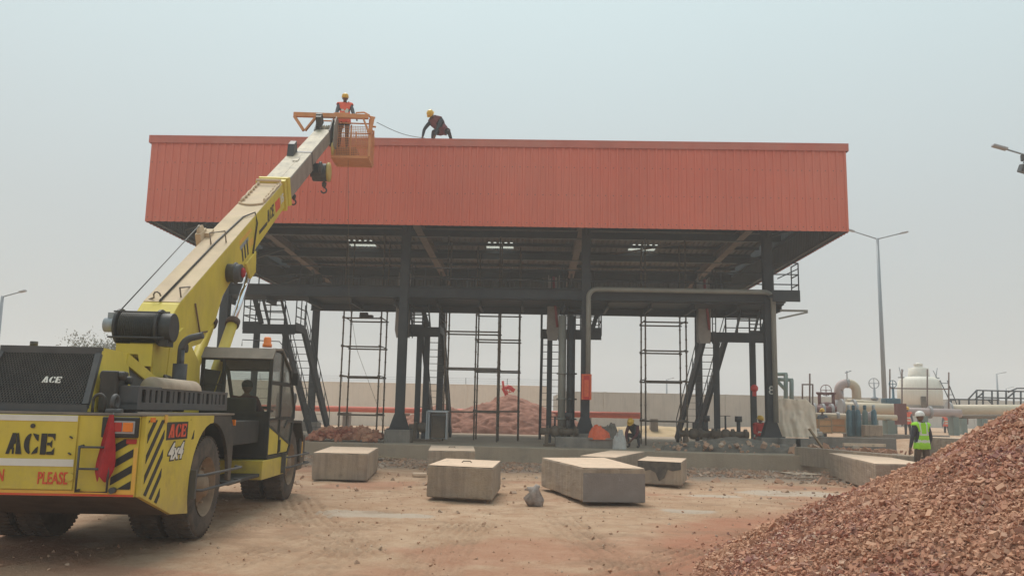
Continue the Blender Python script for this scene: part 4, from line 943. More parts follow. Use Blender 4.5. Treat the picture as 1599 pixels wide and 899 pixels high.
# paired supports for a run of pipe
def pipe_run(name, label, pts, r, mtl, sup=(), flanges=(), z0=GY_):
    r_ = thing(name, label, 'pipe', pts[0]); o0 = Vector(pts[0])
    b = MB(); b.tube([Vector(p)-o0 for p in pts], r, 18); b.build('pipe_run', mtl, r_)
    for t in sup:
        p = Vector(pts[0]).lerp(Vector(pts[-1]), t)-o0; b = MB(); b.bx(p.x-.15, p.x+.15, -.3+p.y, .3+p.y, z0-o0.z-.1, p.z-r*.98); b.build('pipe_support', m_greengrey, r_)
    for t in flanges:
        p = Vector(pts[0]).lerp(Vector(pts[-1]), t)-o0; d = (Vector(pts[-1])-Vector(pts[0])).normalized(); b = MB(); b.cyl(p-d*.06, p+d*.06, r*1.5, 18); b.build('flange', m_greypipe, r_)
    return r_
def px_pt(px, py, Y): p = at(px, py, Y); return (p.x, Y, p.z)
pipe_run('cream_pipe', 'lower thin cream pipe just above the crates', [px_pt(1268, 648, 40), px_pt(1400, 652, 40)], .13, m_cream, (.1, .5, .9), (.3,))
pipe_run('cream_pipe', 'thick cream pipe left part under the pipe arch', [px_pt(1312, 636, 44), px_pt(1396, 639, 44)], .30, m_cream, (.1, .6), (.02, .25))
pipe_run('cream_pipe', 'slim cream pipe just above the thick pipe by the arch', [px_pt(1322, 626, 45), px_pt(1371, 630, 45)], .13, m_cream, (.5,))
pipe_run('cream_pipe', 'cream pipe passing in front of the white tank', [px_pt(1380, 641, 46), px_pt(1500, 645, 46)], .22, m_pinkpipe, (.1, .5, .9), (.2, .6))
pipe_run('cream_pipe', 'long cream pipe running to the right edge below the walkway', [px_pt(1482, 640, 52), px_pt(1650, 640, 52)], .34, m_cream, (.1, .3, .5), (.0,))
pipe_run('dark_pipe', 'dark pipe line on supports behind the crates', [px_pt(1266, 640, 46), px_pt(1312, 642, 46)], .26, m_valvered, (.3, .8), (.1, .4, .7, .95))
pipe_run('dark_pipe', 'thin dark pipe bundle below the long cream pipe', [px_pt(1482, 650, 50), px_pt(1580, 650, 50)], .12, m_blk, (.2, .8))
# pipe arch
b0 = px_pt(1310, 640, 48); rt = thing('pipe_arch', 'big cream and grey inverted U pipe bend', 'pipe', b0); o0 = Vector(b0)
L1 = Vector(px_pt(1311, 642, 48))-o0; R1 = Vector(px_pt(1338.5, 642, 48))-o0; tp = at(1325, 598.5, 48).z-o0.z; sp = (R1.x-L1.x); rr_ = .42
pl = [L1, Vector((L1.x, 0, tp-rr_))]+arcpts((L1.x+rr_, 0, tp-rr_), rr_, PI, PI/2, (1, 0, 0), (0, 0, 1), 6)
b = MB(); b.tube([pl[0], pl[0].lerp(pl[1], .55)], .255, 20); b.build('lower_leg', m_greypipe, rt)
b = MB(); b.tube([pl[0].lerp(pl[1], .55)]+pl[1:], .25, 20); b.build('left_bend', m_pinkpipe, rt)
b = MB(); b.tube([pl[-1], Vector((R1.x-rr_, 0, tp))], .256, 20); b.build('top_run', m_greypipe, rt)
b = MB(); b.tube(arcpts((R1.x-rr_, 0, tp-rr_), rr_, PI/2, 0, (1, 0, 0), (0, 0, 1), 6)+[R1], .25, 20); b.lathe([(.25, 0), (.30, 0), (.30, .08), (.25, .08)], (R1.x, 0, tp*.36), n=20); b.lathe([(.25, 0), (.28, 0), (.28, .08), (.25, .08)], (R1.x, 0, tp*.18), n=20); b.build('right_bend', m_cream, rt)
b = MB(); b.tube([(L1.x+sp*.5, 0, tp+.2), (L1.x+sp*.5, 0, tp+.72)], .03, 6); b.tube([(L1.x+sp*.4, 0, tp+.6), (L1.x+sp*.75, 0, tp+.72)], .03, 6); b.build('vent_valve', m_pole, rt)
# gate valves
def gate_valve(label, px, py0, py1, Y, mtl, wheel=.28, twin=False):
    p0 = at(px, py1, Y); p1 = at(px, py0, Y); h = p1.z-p0.z; r_ = thing('gate_valve', label, 'valve', (p0.x, Y, p0.z), group='gate valves among the pipework')
    b = MB()
    if twin:
        for q in (-.38, .38): b.cyl((q, 0, .3), (q, 0, h*.85), .09, 10); b.lathe([(.09, h*.8), (.17, h*.8), (.17, h*.88), (.09, h*.88)], (q, 0, 0), n=12)
        b.cyl((-.5, 0, h*.82), (.5, 0, h*.82), .07, 8); b.sphere((0, 0, .25), .34, 12, (1.6, 1, .8))
    else:
        b.lathe([(.0, 0), (.26, 0), (.26, .18), (.14, .26), (.12, h*.35), (.2, h*.38), (.2, h*.44), (.07, h*.48), (.06, h*.8), (0, h*.8)], n=14)
    b.build('valve_body', mtl, r_); b = MB(); b.cyl((0, 0, h*.7), (0, 0, h), .03, 8); handwheel(b, (0, 0, h*.97), wheel, 'y', .022); b.build('handwheel', mtl, r_); return r_
gate_valve('maroon twin column valve left of the pipe arch', 1291, 608, 642, 47, m_valvered, .3, True)
gate_valve('slim grey gate valve with handwheel left of the tall lamp post', 1366.5, 597, 640, 47, m_pole)
gate_valve('blue gate valve between the lamp post and the white tank', 1396, 598, 642, 47, m_blue, .2)
b = MB(); p = at(1384, 632, 46.5); q = at(1407, 622, 46.5); b.bx(p.x, q.x, 46.5, 47.2, p.z, q.z); o = b.build('actuator_box', m_blue, None, bevel=.04); tag(o, 'blue actuator box under the blue valve', 'actuator')
# white tank with conical shoulder (cooling tower)
p0 = at(1437.5, 640, 60); zt = lambda py: at(1437.5, py, 60).z-p0.z
r_ = thing('white_tank', 'cream white stepped round tank with a dark doorway', 'tank', (p0.x, 60, p0.z)); wd = lambda px: abs(at(px, 610, 60).x-p0.x)
b = MB(); b.lathe([(0, zt(640)), (1.42, zt(640)), (1.47, zt(612)), (1.36, zt(594)), (.98, zt(588.5)), (.78, zt(588))], n=40); b.build('shell', m_tank, r_)
b = MB(); b.lathe([(.70, zt(588.5)), (.66, zt(575)), (.30, zt(573.5)), (.26, zt(570.5)), (.34, zt(569)), (.1, zt(566.5)), (0, zt(566.5))], n=30); b.build('stack', m_tank, r_)
b = MB(); b.lathe([(1.42, zt(643)), (1.50, zt(643)), (1.50, zt(633.5)), (1.42, zt(633.5))], n=40); b.build('base_band', mat('tank_base', (.22, .18, .15), .8), r_)
b = MB(); x = at(1427, 620, 60).x-p0.x; b.bx(x-.14, x+.17, -1.48, -1.2, zt(640), zt(619.5)); b.build('doorway', m_blk, r_)
b = MB(); q0 = Vector((at(1457, 594, 60).x-p0.x, -1.0, zt(594))); q1 = Vector((at(1483, 655, 60).x-p0.x, -1.3, zt(655)))
for d_ in (0, .5): b.tube([q0+Vector((d_, 0, 0)), q1+Vector((d_*.6, 0, 0))], .035, 6)
for i in range(7): c = q0.lerp(q1, (i+.5)/7); b.tube([c, c+Vector((.45, 0, 0))], .025, 5)
b.build('ladder', m_rail, r_)
b = MB()
for px, s in ((1408, -1), (1461, 1)):
    q = Vector((at(px, 588, 60).x-p0.x, 0, zt(590))); b = MB(); b.tube([q, q+Vector((s*.15, 0, .75))], .03, 5); b.tube([q+Vector((s*.1, 0, 0)), q+Vector((-s*.15, 0, .55))], .03, 5); b.tube([q+Vector((-s*.35, 0, .02)), q+Vector((s*.25, 0, .02))], .05, 6); b.build('davit', m_pole, r_)
# tall scaffold round the tank
def frame_poles(label, cat, name, poles, bars, Y, mtl, r=.05):
    p = at(poles[0][0], poles[0][2], Y); r_ = thing(name, label, cat, (p.x, Y, p.z)); o0 = Vector((p.x, Y, p.z))
    for px, y0, y1 in poles: b = MB(); b.cyl(Vector(px_pt(px, y0, Y))-o0, Vector(px_pt(px, y1, Y))-o0, r, 8); b.build('standard', mtl, r_)
    for x0, y0, x1, y1 in bars: b = MB(); b.cyl(Vector(px_pt(x0, y0, Y))-o0, Vector(px_pt(x1, y1, Y))-o0, r*.8, 8); b.build('ledger', mtl, r_)
    return r_
mr = mat('rusty_tube', (.15, .10, .085), .8, 0, .2, 4)
frame_poles('thin pole scaffold standing around the white tank', 'scaffold', 'pole_scaffold', [(1389.5, 576, 665), (1408.5, 576, 665), (1448, 576, 668), (1481.5, 581, 650)], [(1389.5, 606, 1481, 607)], 50, mr, .045)
frame_poles('small maroon pipe frame at the left end of the dark pipe', 'frame', 'tube_stand', [(1253, 600, 640), (1269, 600, 642), (1264.5, 583, 642)], [(1252, 600, 1270, 600)], 45, mr, .045)
b0 = px_pt(1226, 640, 46)
r_ = frame_poles('grey green pipe rack frame behind the numbered column', 'pipe rack', 'pipe_rack', [(1227, 584, 640), (1236, 593, 640)], [(1194, 584, 1229, 584), (1212, 592, 1238, 593), (1213, 594, 1228, 610)], 46, m_greengrey, .12)
# walkway crossing the pipes
r_ = thing('pipe_walkway', 'dark steel crossover walkway and railings at far right', 'walkway', px_pt(1480, 642, 55)); o0 = r_.location.copy()
def wl(px, py, Y=55): return Vector(px_pt(px, py, Y))-o0
b = MB()
for a_, c_ in (((1481, 623), (1560, 624)), ((1512, 623), (1525, 609)), ((1525, 609), (1640, 612)), ((1525, 620), (1640, 623)), ((1574, 612), (1588, 606)), ((1588, 606), (1640, 606)), ((1523, 623), (1536, 612)), ((1572, 622), (1586, 610)), ((1543, 624), (1553, 634))): b.cyl(wl(*a_), wl(*c_), .05, 6)
b.build('handrail', m_rail, r_)
b = MB(); b.beam(wl(1481, 636), wl(1640, 638), 1.0, .1); b.build('deck', m_rail, r_)
for px in (1485, 1498, 1513, 1525, 1535, 1549, 1558, 1571, 1583, 1594): b = MB(); b.cyl(wl(px, 610 if px > 1520 else 623), wl(px, 636), .055, 6); b.build('post', m_rail, r_)
b = MB(); b.box(wl(1556, 640)+Vector((0, -.6, 0)), (1.0, .5, .55)); b.build('junction_box', m_blk, r_)
for px in (1507.5, 1545): b = MB(); b.beam(wl(px, 636), wl(px, 662), .25, .25); b.build('leg', m_valvered if px < 1520 else m_greypipe, r_)
p = at(1402, 650, 44); b = MB(); b.bx(-.25, .25, -.1, .1, -.5, .75); o = b.build('red_marker_board', m_redhyd, None, bevel=.02); o.location = p; o.scale = (.5, 1, .8); tag(o, 'narrow bright red board in front of the pipes beside the lamp post', 'board')
b = MB(); p = at(1407, 662, 42); b.bx(-.22, .22, -.2, .2, 0, 1.0); o = b.build('steel_post', m_valvered, None); o.location = p; tag(o, 'short maroon steel post left of the orange vested worker', 'post')
a = at(1395, 678, 36); c = at(1428, 690, 36); b = MB(); b.bx(a.x-2, c.x+1.5, 36, 36.3, .6, a.z+.0); o = b.build('foundation_wall', m_conc_grey, None, bevel=.02); tag(o, 'long low concrete wall left of the worker in lime vest', 'low wall')
# ---------------------------------------------------------------- tree far left
def tree(label, base, h, r, n, seed):
    rr = random.Random(seed); r_ = thing('tree', label, 'tree', base); b = MB(); tips = []
    b.tube([(0, 0, 0), (.1, 0, h*.3), (0, .1, h*.55)], .2, 8, rs=[.25, .18, .1])
    for i in range(26):
        a = rr.uniform(0, 2*PI); e = rr.uniform(.25, 1.25); L = r*rr.uniform(.5, 1.05); s = Vector((0, 0, h*rr.uniform(.28, .55)))
        t = s+Vector((math.cos(a)*math.cos(e)*L, math.sin(a)*math.cos(e)*L, math.sin(e)*L*.9)); m_ = s.lerp(t, .5)+Vector((rr.uniform(-.3, .3), rr.uniform(-.3, .3), .2))
        b.tube([s, m_, t], .04, 5, rs=[.07, .045, .015]); tips += [m_, t, m_.lerp(t, .5), s.lerp(t, .8)]
        for k in range(3): q = m_.lerp(t, rr.random())+Vector([rr.uniform(-.8, .8) for _ in range(3)]); b.tube([m_.lerp(t, .4), q], .02, 4); tips.append(q)
    b.build('trunk', m_bark, r_)
    V = []; Fq = []
    for i in range(n):
        c = rr.choice(tips)+Vector([rr.gauss(0, .45) for _ in range(3)]); e = Euler((rr.uniform(0, 6), rr.uniform(0, 6), rr.uniform(0, 6))).to_matrix(); s = rr.uniform(.03, .075)
        o = len(V); V += [c+e@Vector(q)*s for q in ((-1, -.5, 0), (1, -.5, 0), (1, .5, .2), (-1, .5, .1))]; Fq.append((o, o+1, o+2, o+3))
    b = MB(); b.add(V, Fq, False); tag(b.build('crown', m_leaf, r_, recalc=False), kind='stuff'); return r_
p = at(172, 560, 55); tree('sparse leafy tree behind the crane hood at left', (p.x, 55, .3), at(172, 497, 55).z-.3, 3.1, 20000, 3)
# ---------------------------------------------------------------- people
def skin_body(edges, pos, rad, lv=2):
    names = list(pos); ix = {n: i for i, n in enumerate(names)}
    me = bpy.data.meshes.new('b'); me.from_pydata([pos[n] for n in names], [(ix[a], ix[b_]) for a, b_ in edges], [])
    o = bpy.data.objects.new('b', me); col.objects.link(o); sk = o.modifiers.new('s', 'SKIN'); ly = me.skin_vertices[0].data
    for n in names: r = rad[n]; ly[ix[n]].radius = (r, r) if not isinstance(r, tuple) else r; ly[ix[n]].use_root = (n == 'pelvis')
    sb = o.modifiers.new('u', 'SUBSURF'); sb.levels = lv; sb.render_levels = lv
    bpy.context.view_layer.update(); m2 = bpy.data.meshes.new_from_object(o.evaluated_get(bpy.context.evaluated_depsgraph_get()))
    bpy.data.objects.remove(o); return m2
def person(label, loc, rz, J, shirt, trousers, vest=None, helmet=None, sleeves=None, look=(0, 1, -.2), cat='person', bands=True, lv=2):
    """J: joints in metres, x right, y forward, z up; keys pelvis chest neck head, sh/el/wr/hip/kn/an + l/r"""
    J = {k: Vector(v) for k, v in J.items()}
    r_ = thing('person', label, cat, loc, rz)
    pos = {}; rad = {}; E_ = []
    def put(n, p, r): pos[n] = tuple(p); rad[n] = r
    put('pelvis', J['pelvis'], (.145, .11)); up = (J['chest']-J['pelvis']); put('waist', J['pelvis']+up*.45, (.135, .105)); put('chest', J['chest'], (.165, .125)); put('neckb', J['neck'], .07)
    hd = (J['head']-J['neck']).normalized(); put('neckt', J['neck']+hd*.07, .055)
    E_ += [('pelvis', 'waist'), ('waist', 'chest'), ('chest', 'neckb'), ('neckb', 'neckt')]
    for s in 'lr':
        put('sh'+s, J['sh'+s], .075); put('el'+s, J['el'+s], .052); put('fa'+s, J['el'+s].lerp(J['wr'+s], .35), .05); put('wr'+s, J['wr'+s], .034)
        d = (J['wr'+s]-J['el'+s]).normalized(); lat = Vector((1 if s == 'r' else -1, 0, 0)); side = (lat-d*lat.dot(d)).normalized(); nrm = d.cross(side)
        put('pa'+s, J['wr'+s]+d*.07, (.036, .028))
        E_ += [('chest', 'sh'+s), ('sh'+s, 'el'+s), ('el'+s, 'fa'+s), ('fa'+s, 'wr'+s), ('wr'+s, 'pa'+s)]
        for i, (o, L) in enumerate(((-.03, .075), (-.01, .085), (.011, .08), (.031, .062))):
            k1 = J['wr'+s]+d*(.105)+nrm*o; k2 = k1+d*L*.5; k3 = k2+d*L*.3-side*L*.35
            put(f'f{i}a'+s, k1, .010); put(f'f{i}b'+s, k2, .009); put(f'f{i}c'+s, k3, .008); E_ += [('pa'+s, f'f{i}a'+s), (f'f{i}a'+s, f'f{i}b'+s), (f'f{i}b'+s, f'f{i}c'+s)]
        put('ta'+s, J['wr'+s]+d*.05-nrm*.04, .012); put('tb'+s, J['wr'+s]+d*.085-nrm*.058-side*.02, .010); E_ += [('pa'+s, 'ta'+s), ('ta'+s, 'tb'+s)]
        put('hip'+s, J['hip'+s], .10); put('th'+s, J['hip'+s].lerp(J['kn'+s], .4), .088); put('kn'+s, J['kn'+s], .062); put('ca'+s, J['kn'+s].lerp(J['an'+s], .35), .06); put('an'+s, J['an'+s], .042)
        t = J.get('toe'+s, J['an'+s]+Vector((0, .17, -.045))); put('toe'+s, t, (.045, .035)); he = J['an'+s]+(J['an'+s]-t).normalized()*.05+Vector((0, 0, -.03)); 
        E_ += [('pelvis', 'hip'+s), ('hip'+s, 'th'+s), ('th'+s, 'kn'+s), ('kn'+s, 'ca'+s), ('ca'+s, 'an'+s), ('an'+s, 'toe'+s)]
    me = skin_body(E_, pos, rad, lv)
    # head joined into the same mesh
    b = MB(); c = J['head']; lk = Vector(look).normalized(); upv = (hd-lk*hd.dot(lk)).normalized(); rt = lk.cross(upv)
    def hp(x, y, z): return c+rt*x+lk*y+upv*z
    n = 18; hn = 12; V = []
    for i in range(hn+1):
        a = -PI/2+PI*i/hn
        for k in range(n):
            t = 2*PI*k/n; x = math.cos(a)*math.cos(t)*.078; y = math.cos(a)*math.sin(t)*.098; z = math.sin(a)*.118
            if z < 0: x *= 1+z*2.2; y *= 1+z*1.2
            V.append(hp(x, y, z))
    b.add(V, [(i*n+k, i*n+(k+1) % n, (i+1)*n+(k+1) % n, (i+1)*n+k) for i in range(hn) for k in range(n)], True)
    b.add([hp(-.014, .090, -.03), hp(.014, .090, -.03), hp(0, .118, -.028), hp(0, .096, .015)], [(0, 1, 2), (0, 2, 3), (1, 3, 2)], True)
    for s in (-1, 1): b.sphere(hp(s*.078, -.005, -.012), .022, 8, (.5, 1, 1.4))
    nb = len(me.polygons)
    b2 = bpy.data.meshes.new('h'); b2.from_pydata(b.v, [], b.f); b2.update()
    import bmesh
    bm = bmesh.new(); bm.from_mesh(me); bm.from_mesh(b2); bm.to_mesh(me); bm.free(); bpy.data.meshes.remove(b2)
    mats_ = [m_skin, shirt, trousers, m_shoe, mat('eye_dark', (.03, .02, .02), .4), sleeves or shirt]
    me.materials.clear()
    for x in mats_: me.materials.append(x)
    segs = []
    def seg(a, b_, mi, tor=False): segs.append((Vector(pos[a]), Vector(pos[b_]), mi, tor))
    seg('pelvis', 'waist', 1, True); seg('waist', 'chest', 1, True); seg('chest', 'neckb', 1, True); seg('neckb', 'neckt', 0); seg('chest', 'shl', 1, True); seg('chest', 'shr', 1, True)
    for s in 'lr':
        seg('sh'+s, 'el'+s, 5); seg('el'+s, 'wr'+s, 5); seg('wr'+s, 'pa'+s, 0); seg('pa'+s, 'f1b'+s, 0); seg('pa'+s, 'f3b'+s, 0); seg('pa'+s, 'tb'+s, 0); seg('pelvis', 'hip'+s, 2); seg('hip'+s, 'kn'+s, 2); seg('kn'+s, 'an'+s, 2); seg('an'+s, 'toe'+s, 3)
    tor = []
    for p in me.polygons:
        p.use_smooth = True
        if p.index >= nb: p.material_index = 0; continue
        q = p.center; best = 9; bi = None
        for a, b_, mi, t_ in segs:
            ab = b_-a; t = max(0, min(1, (q-a).dot(ab)/max(ab.length_squared, 1e-9))); d = (q-(a+ab*t)).length
            if d < best: best = d; bi = (mi, t_)
        p.material_index = bi[0]
        if bi[1] or (q-J['pelvis']).dot(up.normalized()) > -.10 and (q-J['pelvis']).length < .24 and bi[0] == 2: tor.append(p.index)
    for s in (-1, 1): pass
    o = bpy.data.objects.new('body', me); col.objects.link(o); o.parent = r_
    b = MB()
    for s in (-1, 1): b.sphere(hp(s*.032, .086, .012), .011, 8)
    b.build('eyes', mats_[4], o)
    b = MB(); b.add([hp(x, y, z) for x, y, z in ((-.024, .090, -.062), (.024, .090, -.062), (.018, .0935, -.070), (-.018, .0935, -.070))], [(0, 1, 2, 3)]); b.build('mouth', mats_[4], o)
    if vest:
        vi = {}; V = []; Fv = []; mi_ = []; ax = (J['neck']-J['pelvis']).normalized(); L = (J['neck']-J['pelvis']).length
        for pi in tor:
            p = me.polygons[pi]; f_ = []
            for q in p.vertices:
                if q not in vi: vi[q] = len(V); vv = me.vertices[q]; V.append(vv.co+vv.normal*.034)
                f_.append(vi[q])
            h = (p.center-J['pelvis']).dot(ax)/L; Fv.append(f_)
            mi_.append(1 if (bands and (.10 < h < .22 or .42 < h < .54 or (lv > 2 and h > .54 and .055 < abs(p.center.x) < .10))) else 0)
        b = MB(); b.v = [tuple(x) for x in V]; b.f = Fv; b.m = mi_; b.sm = [True]*len(Fv)
        vo = b.build('vest', [vest, m_reflect], r_, recalc=False); sl = vo.modifiers.new('t', 'SOLIDIFY'); sl.thickness = .012
    if helmet:
        b = MB(); V = []; pr = [(.112, -.005), (.113, .03), (.105, .07), (.08, .105), (.04, .122), (.0, .127)]
        for r, z in pr:
            for k in range(20): t = 2*PI*k/20; V.append(hp(r*math.cos(t)*.93, r*math.sin(t)*1.12, z+.025))
        b.add(V, [(i*20+k, i*20+(k+1) % 20, (i+1)*20+(k+1) % 20, (i+1)*20+k) for i in range(len(pr)-1) for k in range(20)], True)
        V = []
        for e, z in ((1.0, .0), (1.17, -.006)):
            for k in range(20):
                t = 2*PI*k/20; fr_ = 1+.22*max(0, math.sin(t)) if e > 1 else 1; V.append(hp(.112*e*math.cos(t)*.93, .112*e*fr_*math.sin(t)*1.12, z+.02))
        b.add(V, [(k, (k+1) % 20, 20+(k+1) % 20, 20+k) for k in range(20)], True)
        ho = b.build('helmet', helmet, r_, recalc=False); sl = ho.modifiers.new('t', 'SOLIDIFY'); sl.thickness = .006
    else:
        b = MB(); V = []; pr = [(.082, .0), (.094, .04), (.085, .08), (.05, .115), (0, .125)]
        for r, z in pr:
            for k in range(18): t = 2*PI*k/18; V.append(hp(r*math.cos(t), r*math.sin(t)*1.15-.012, z))
        b.add(V, [(i*18+k, i*18+(k+1) % 18, (i+1)*18+(k+1) % 18, (i+1)*18+k) for i in range(len(pr)-1) for k in range(18)], True); b.build('hair', m_ink, r_, recalc=False)
    return r_
STAND = dict(pelvis=(0, 0, .93), chest=(0, .0, 1.28), neck=(0, 0, 1.44), head=(0, .02, 1.60), shl=(-.17, 0, 1.38), shr=(.17, 0, 1.38), ell=(-.24, 0, 1.10), elr=(.24, 0, 1.10), wrl=(-.25, .10, .87), wrr=(.25, .10, .87),
             hipl=(-.09, 0, .88), hipr=(.09, 0, .88), knl=(-.11, .03, .48), knr=(.11, .03, .48), anl=(-.12, 0, .07), anr=(.12, 0, .07))
# lime vest, seen from behind, walking away
p = P(1437, 645, Y=21.0); J = dict(STAND); J.update(wrl=(-.27, .05, .86), wrr=(.24, .12, .88), knl=(-.11, .08, .48), anl=(-.12, .1, .09), knr=(.11, -.02, .48), anr=(.12, -.14, .08))
person('worker in lime green vest and white helmet seen from behind', (p.x, 21.0, p.z-1.69), R(8), J, m_shirt_dk, m_trouser_br, m_hivis_g, m_helm_w, look=(0, 1, -.1), lv=3)
# crouching worker in the right bay
p = P(990, 688, Y=29.0)
J = dict(pelvis=(0, -.22, .42), chest=(0, .06, .68), neck=(0, .20, .80), head=(0, .34, .86), shl=(-.17, .12, .72), shr=(.17, .12, .72), ell=(-.2, .28, .46), elr=(.2, .28, .46), wrl=(-.08, .46, .28), wrr=(.10, .46, .28),
         hipl=(-.09, -.2, .38), hipr=(.09, -.2, .38), knl=(-.2, .22, .46), knr=(.2, .20, .46), anl=(-.18, .02, .07), anr=(.18, .0, .07))
person('worker in dark clothes and yellow helmet crouching under the canopy', (p.x+.05, 29.3, .5), R(152), J, m_shirt_dk, m_trouser, None, m_helm_y, look=(0, .7, -.7), sleeves=m_shirt_mar)
# seated worker in red beside the numbered column
p = P(1185, 682, Y=30.6)
J = dict(pelvis=(0, 0, .30), chest=(0, .08, .64), neck=(0, .12, .80), head=(0, .15, .95), shl=(-.18, .08, .74), shr=(.18, .08, .74), ell=(-.27, .12, .48), elr=(.26, .14, .48), wrl=(-.18, .32, .38), wrr=(.12, .34, .38),
         hipl=(-.1, .02, .28), hipr=(.1, .02, .28), knl=(-.18, .38, .46), knr=(.18, .38, .46), anl=(-.16, .36, .07), anr=(.16, .36, .07))
person('worker in red coverall squatting left of the numbered column', (p.x-.02, 30.6, .6), R(200), J, m_shirt_red, m_shirt_red, m_shirt_red, m_helm_y, look=(-.3, 1, -.3))
p = P(1178, 606, Y=30.4); b = MB(); b.sphere((0, 0, 0), .14, 12, (1, .8, 1)); b.bx(-.06, .05, -.06, .06, -.28, -.1); o = b.build('alarm_sounder', m_redhyd, None); o.location = (p.x, 30.4, p.z); b = None; tag(o, 'small red alarm sounder fixed to the thin stair post', 'alarm')
# background workers
p = P(1416, 637, Y=45); person('distant worker in orange vest and yellow helmet left of the lime vest', (p.x, 45, p.z-1.66), R(170), dict(STAND), m_shirt_grey, m_trouser, m_hivis_o, m_helm_y)
p = P(1284, 640, Y=39.2); person('worker behind the crates with only yellow helmet and shoulders showing', (p.x, 39.2, p.z-1.66), R(150), dict(STAND), m_shirt_grey, m_trouser, None, m_helm_y)
p = P(1477, 645, Y=55); person('distant worker with yellow helmet at the foot of the tank ladder', (p.x, 55, p.z-1.66), R(160), dict(STAND), m_shirt_grey, m_trouser, m_hivis_o, m_helm_y)
# worker on the parapet
ps = P(683, 212, Y=27.25); zc = ZT+.06
J = dict(pelvis=(.10, -.18, .42), chest=(-.06, .06, .62), neck=(-.14, .16, .72), head=(-.18, .27, .78), shl=(-.26, .06, .62), shr=(.10, .10, .66), ell=(-.40, .16, .36), elr=(.04, .26, .36), wrl=(-.42, .24, .10), wrr=(-.02, .30, .10),
         hipl=(.02, -.16, .38), hipr=(.2, -.16, .38), knl=(-.12, .14, .30), knr=(.34, .06, .30), anl=(-.18, -.02, .05), anr=(.40, -.10, .06), toel=(-.2, .14, .035), toer=(.42, .06, .035))
rw = person('worker in dark shirt bent over on top of the red fascia', (ps.x+.02, 27.30, zc), R(180-8), {k: (-v[0], v[1], v[2]) for k, v in J.items() if not k[-1] in 'lr' or k in ('pelvis',)} | {k[:-1]+('r' if k[-1] == 'l' else 'l'): (-v[0], v[1], v[2]) for k, v in J.items() if k[:-1] in ('sh', 'el', 'wr', 'hip', 'kn', 'an', 'toe')}, m_shirt_dk, m_trouser, mat('faded_maroon_vest', (.20, .07, .08), .9, 0, .2, 9), m_helm_y, look=(.1, .6, -.8), sleeves=m_shirt_dk, bands=False); rw.scale = (1.12, 1.12, 1.12)
# ---------------------------------------------------------------- haze
b = MB(); b.bx(-240, 240, -56, 345, -1.6, 22)
hm = bpy.data.materials.new('haze_air'); hm.use_nodes = True; t = hm.node_tree; t.nodes.clear(); o_ = t.nodes.new('ShaderNodeOutputMaterial'); pv = t.nodes.new('ShaderNodeVolumePrincipled')
pv.inputs['Color'].default_value = (.93, .95, .96, 1); pv.inputs['Density'].default_value = .0026; pv.inputs['Anisotropy'].default_value = .2; t.links.new(pv.outputs[0], o_.inputs['Volume'])
hz_ = b.build('haze', hm); tag(hz_, kind='stuff')
# ---------------------------------------------------------------- mobile crane (local frame: x right, y forward, z up; origin on the ground below the middle of the rear)
CYAW = R(3.3)
CO = Vector((-3.87, 8.38, 0)) - Vector((math.cos(CYAW), math.sin(CYAW), 0))*1.25
crane = thing('mobile_crane', 'dusty yellow pick and carry crane with raised telescopic boom', 'crane', CO, CYAW)
def YZ(x0, x1): return (lambda u, v, t: Vector((t, u, v)), x0, x1)
def yz(b, poly, x0, x1): b.prism(poly, lambda u, v, t: Vector((t, u, v)), x0, x1); return b
def xz(b, poly, y0, y1): b.prism(poly, lambda u, v, t: Vector((u, t, v)), y0, y1); return b
def xy(b, poly, z0, z1): b.prism(poly, lambda u, v, t: Vector((u, v, t)), z0, z1); return b
WR = 2.12; WF = 6.65; TR = .62
arch = [(WR+.76*math.cos(R(a)), .64+.76*math.sin(R(a))) for a in range(200, 89, -10)]
side = [(0, .70), (0, 1.49), (2.13, 1.49)]+[(q[0], q[1]) for q in arch[::-1]]+[(1.40, .38), (.88, .43)]
for s in (-1, 1):
    b = MB(); yz(b, side, 1.20*s, 1.25*s); b.build('side_panel', m_yel, crane, bevel=.008)
    fa = [(WR+.76*math.cos(R(a)), .64+.76*math.sin(R(a))) for a in range(90, -1, -10)]
    b = MB(); yz(b, [(2.134, 1.49), (2.86, 1.48), (3.02, 1.30), (3.02, .62)]+[(q[0], q[1]) for q in fa[::-1]], 1.20*s, 1.245*s); b.build('wheel_arch', m_blk, crane, bevel=.006)
b = MB(); b.bx(-1.198, 1.198, .02, 1.3, .75, 1.485); b.bx(-1.198, 1.198, 1.302, 3.0, 1.42, 1.486); b.bx(-.80, .80, 1.302, 3.2, .6, 1.40)
yz(b, [(.03, .69), (.03, .745), (1.3, .745), (1.38, .36), (.88, .42)], -1.198, 1.198); b.build('chassis_body', m_under, crane)
b = MB(); b.bx(-1.25, 1.25, -.03, 2.98, 1.492, 1.515); b.build('deck_plate', m_blk_top, crane)
b = MB(); b.bx(-1.198, 1.198, -.02, .018, .70, 1.488); b.build('rear_panel', m_yel, crane, bevel=.004)
b = MB(); b.bx(-.62, .595, -.040, -.022, .76, 1.486); dr = b.build('rear_door', m_yel, crane, bevel=.006)
for z0, z1 in ((1.425, 1.482), (.985, 1.055)):
    b = MB(); b.bx(-.62, .59, -.0465, -.041, z0, z1); b.build('white_stripe', m_white, dr)
b = MB(); b.cyl((.16, -.04, 1.375), (.16, -.056, 1.375), .022, 12)
b.build('lock', m_blk, dr)
for z in (1.27, 1.11): b = MB(); b.box((.545, -.05, z), (.03, .02, .012), (0, .6, 0)); b.build('latch', m_blk, dr)
ace('lettering', m_ink, dr, (.155, -.0455, 1.20), (1, 0, 0), (0, 0, 1), .205, .47)
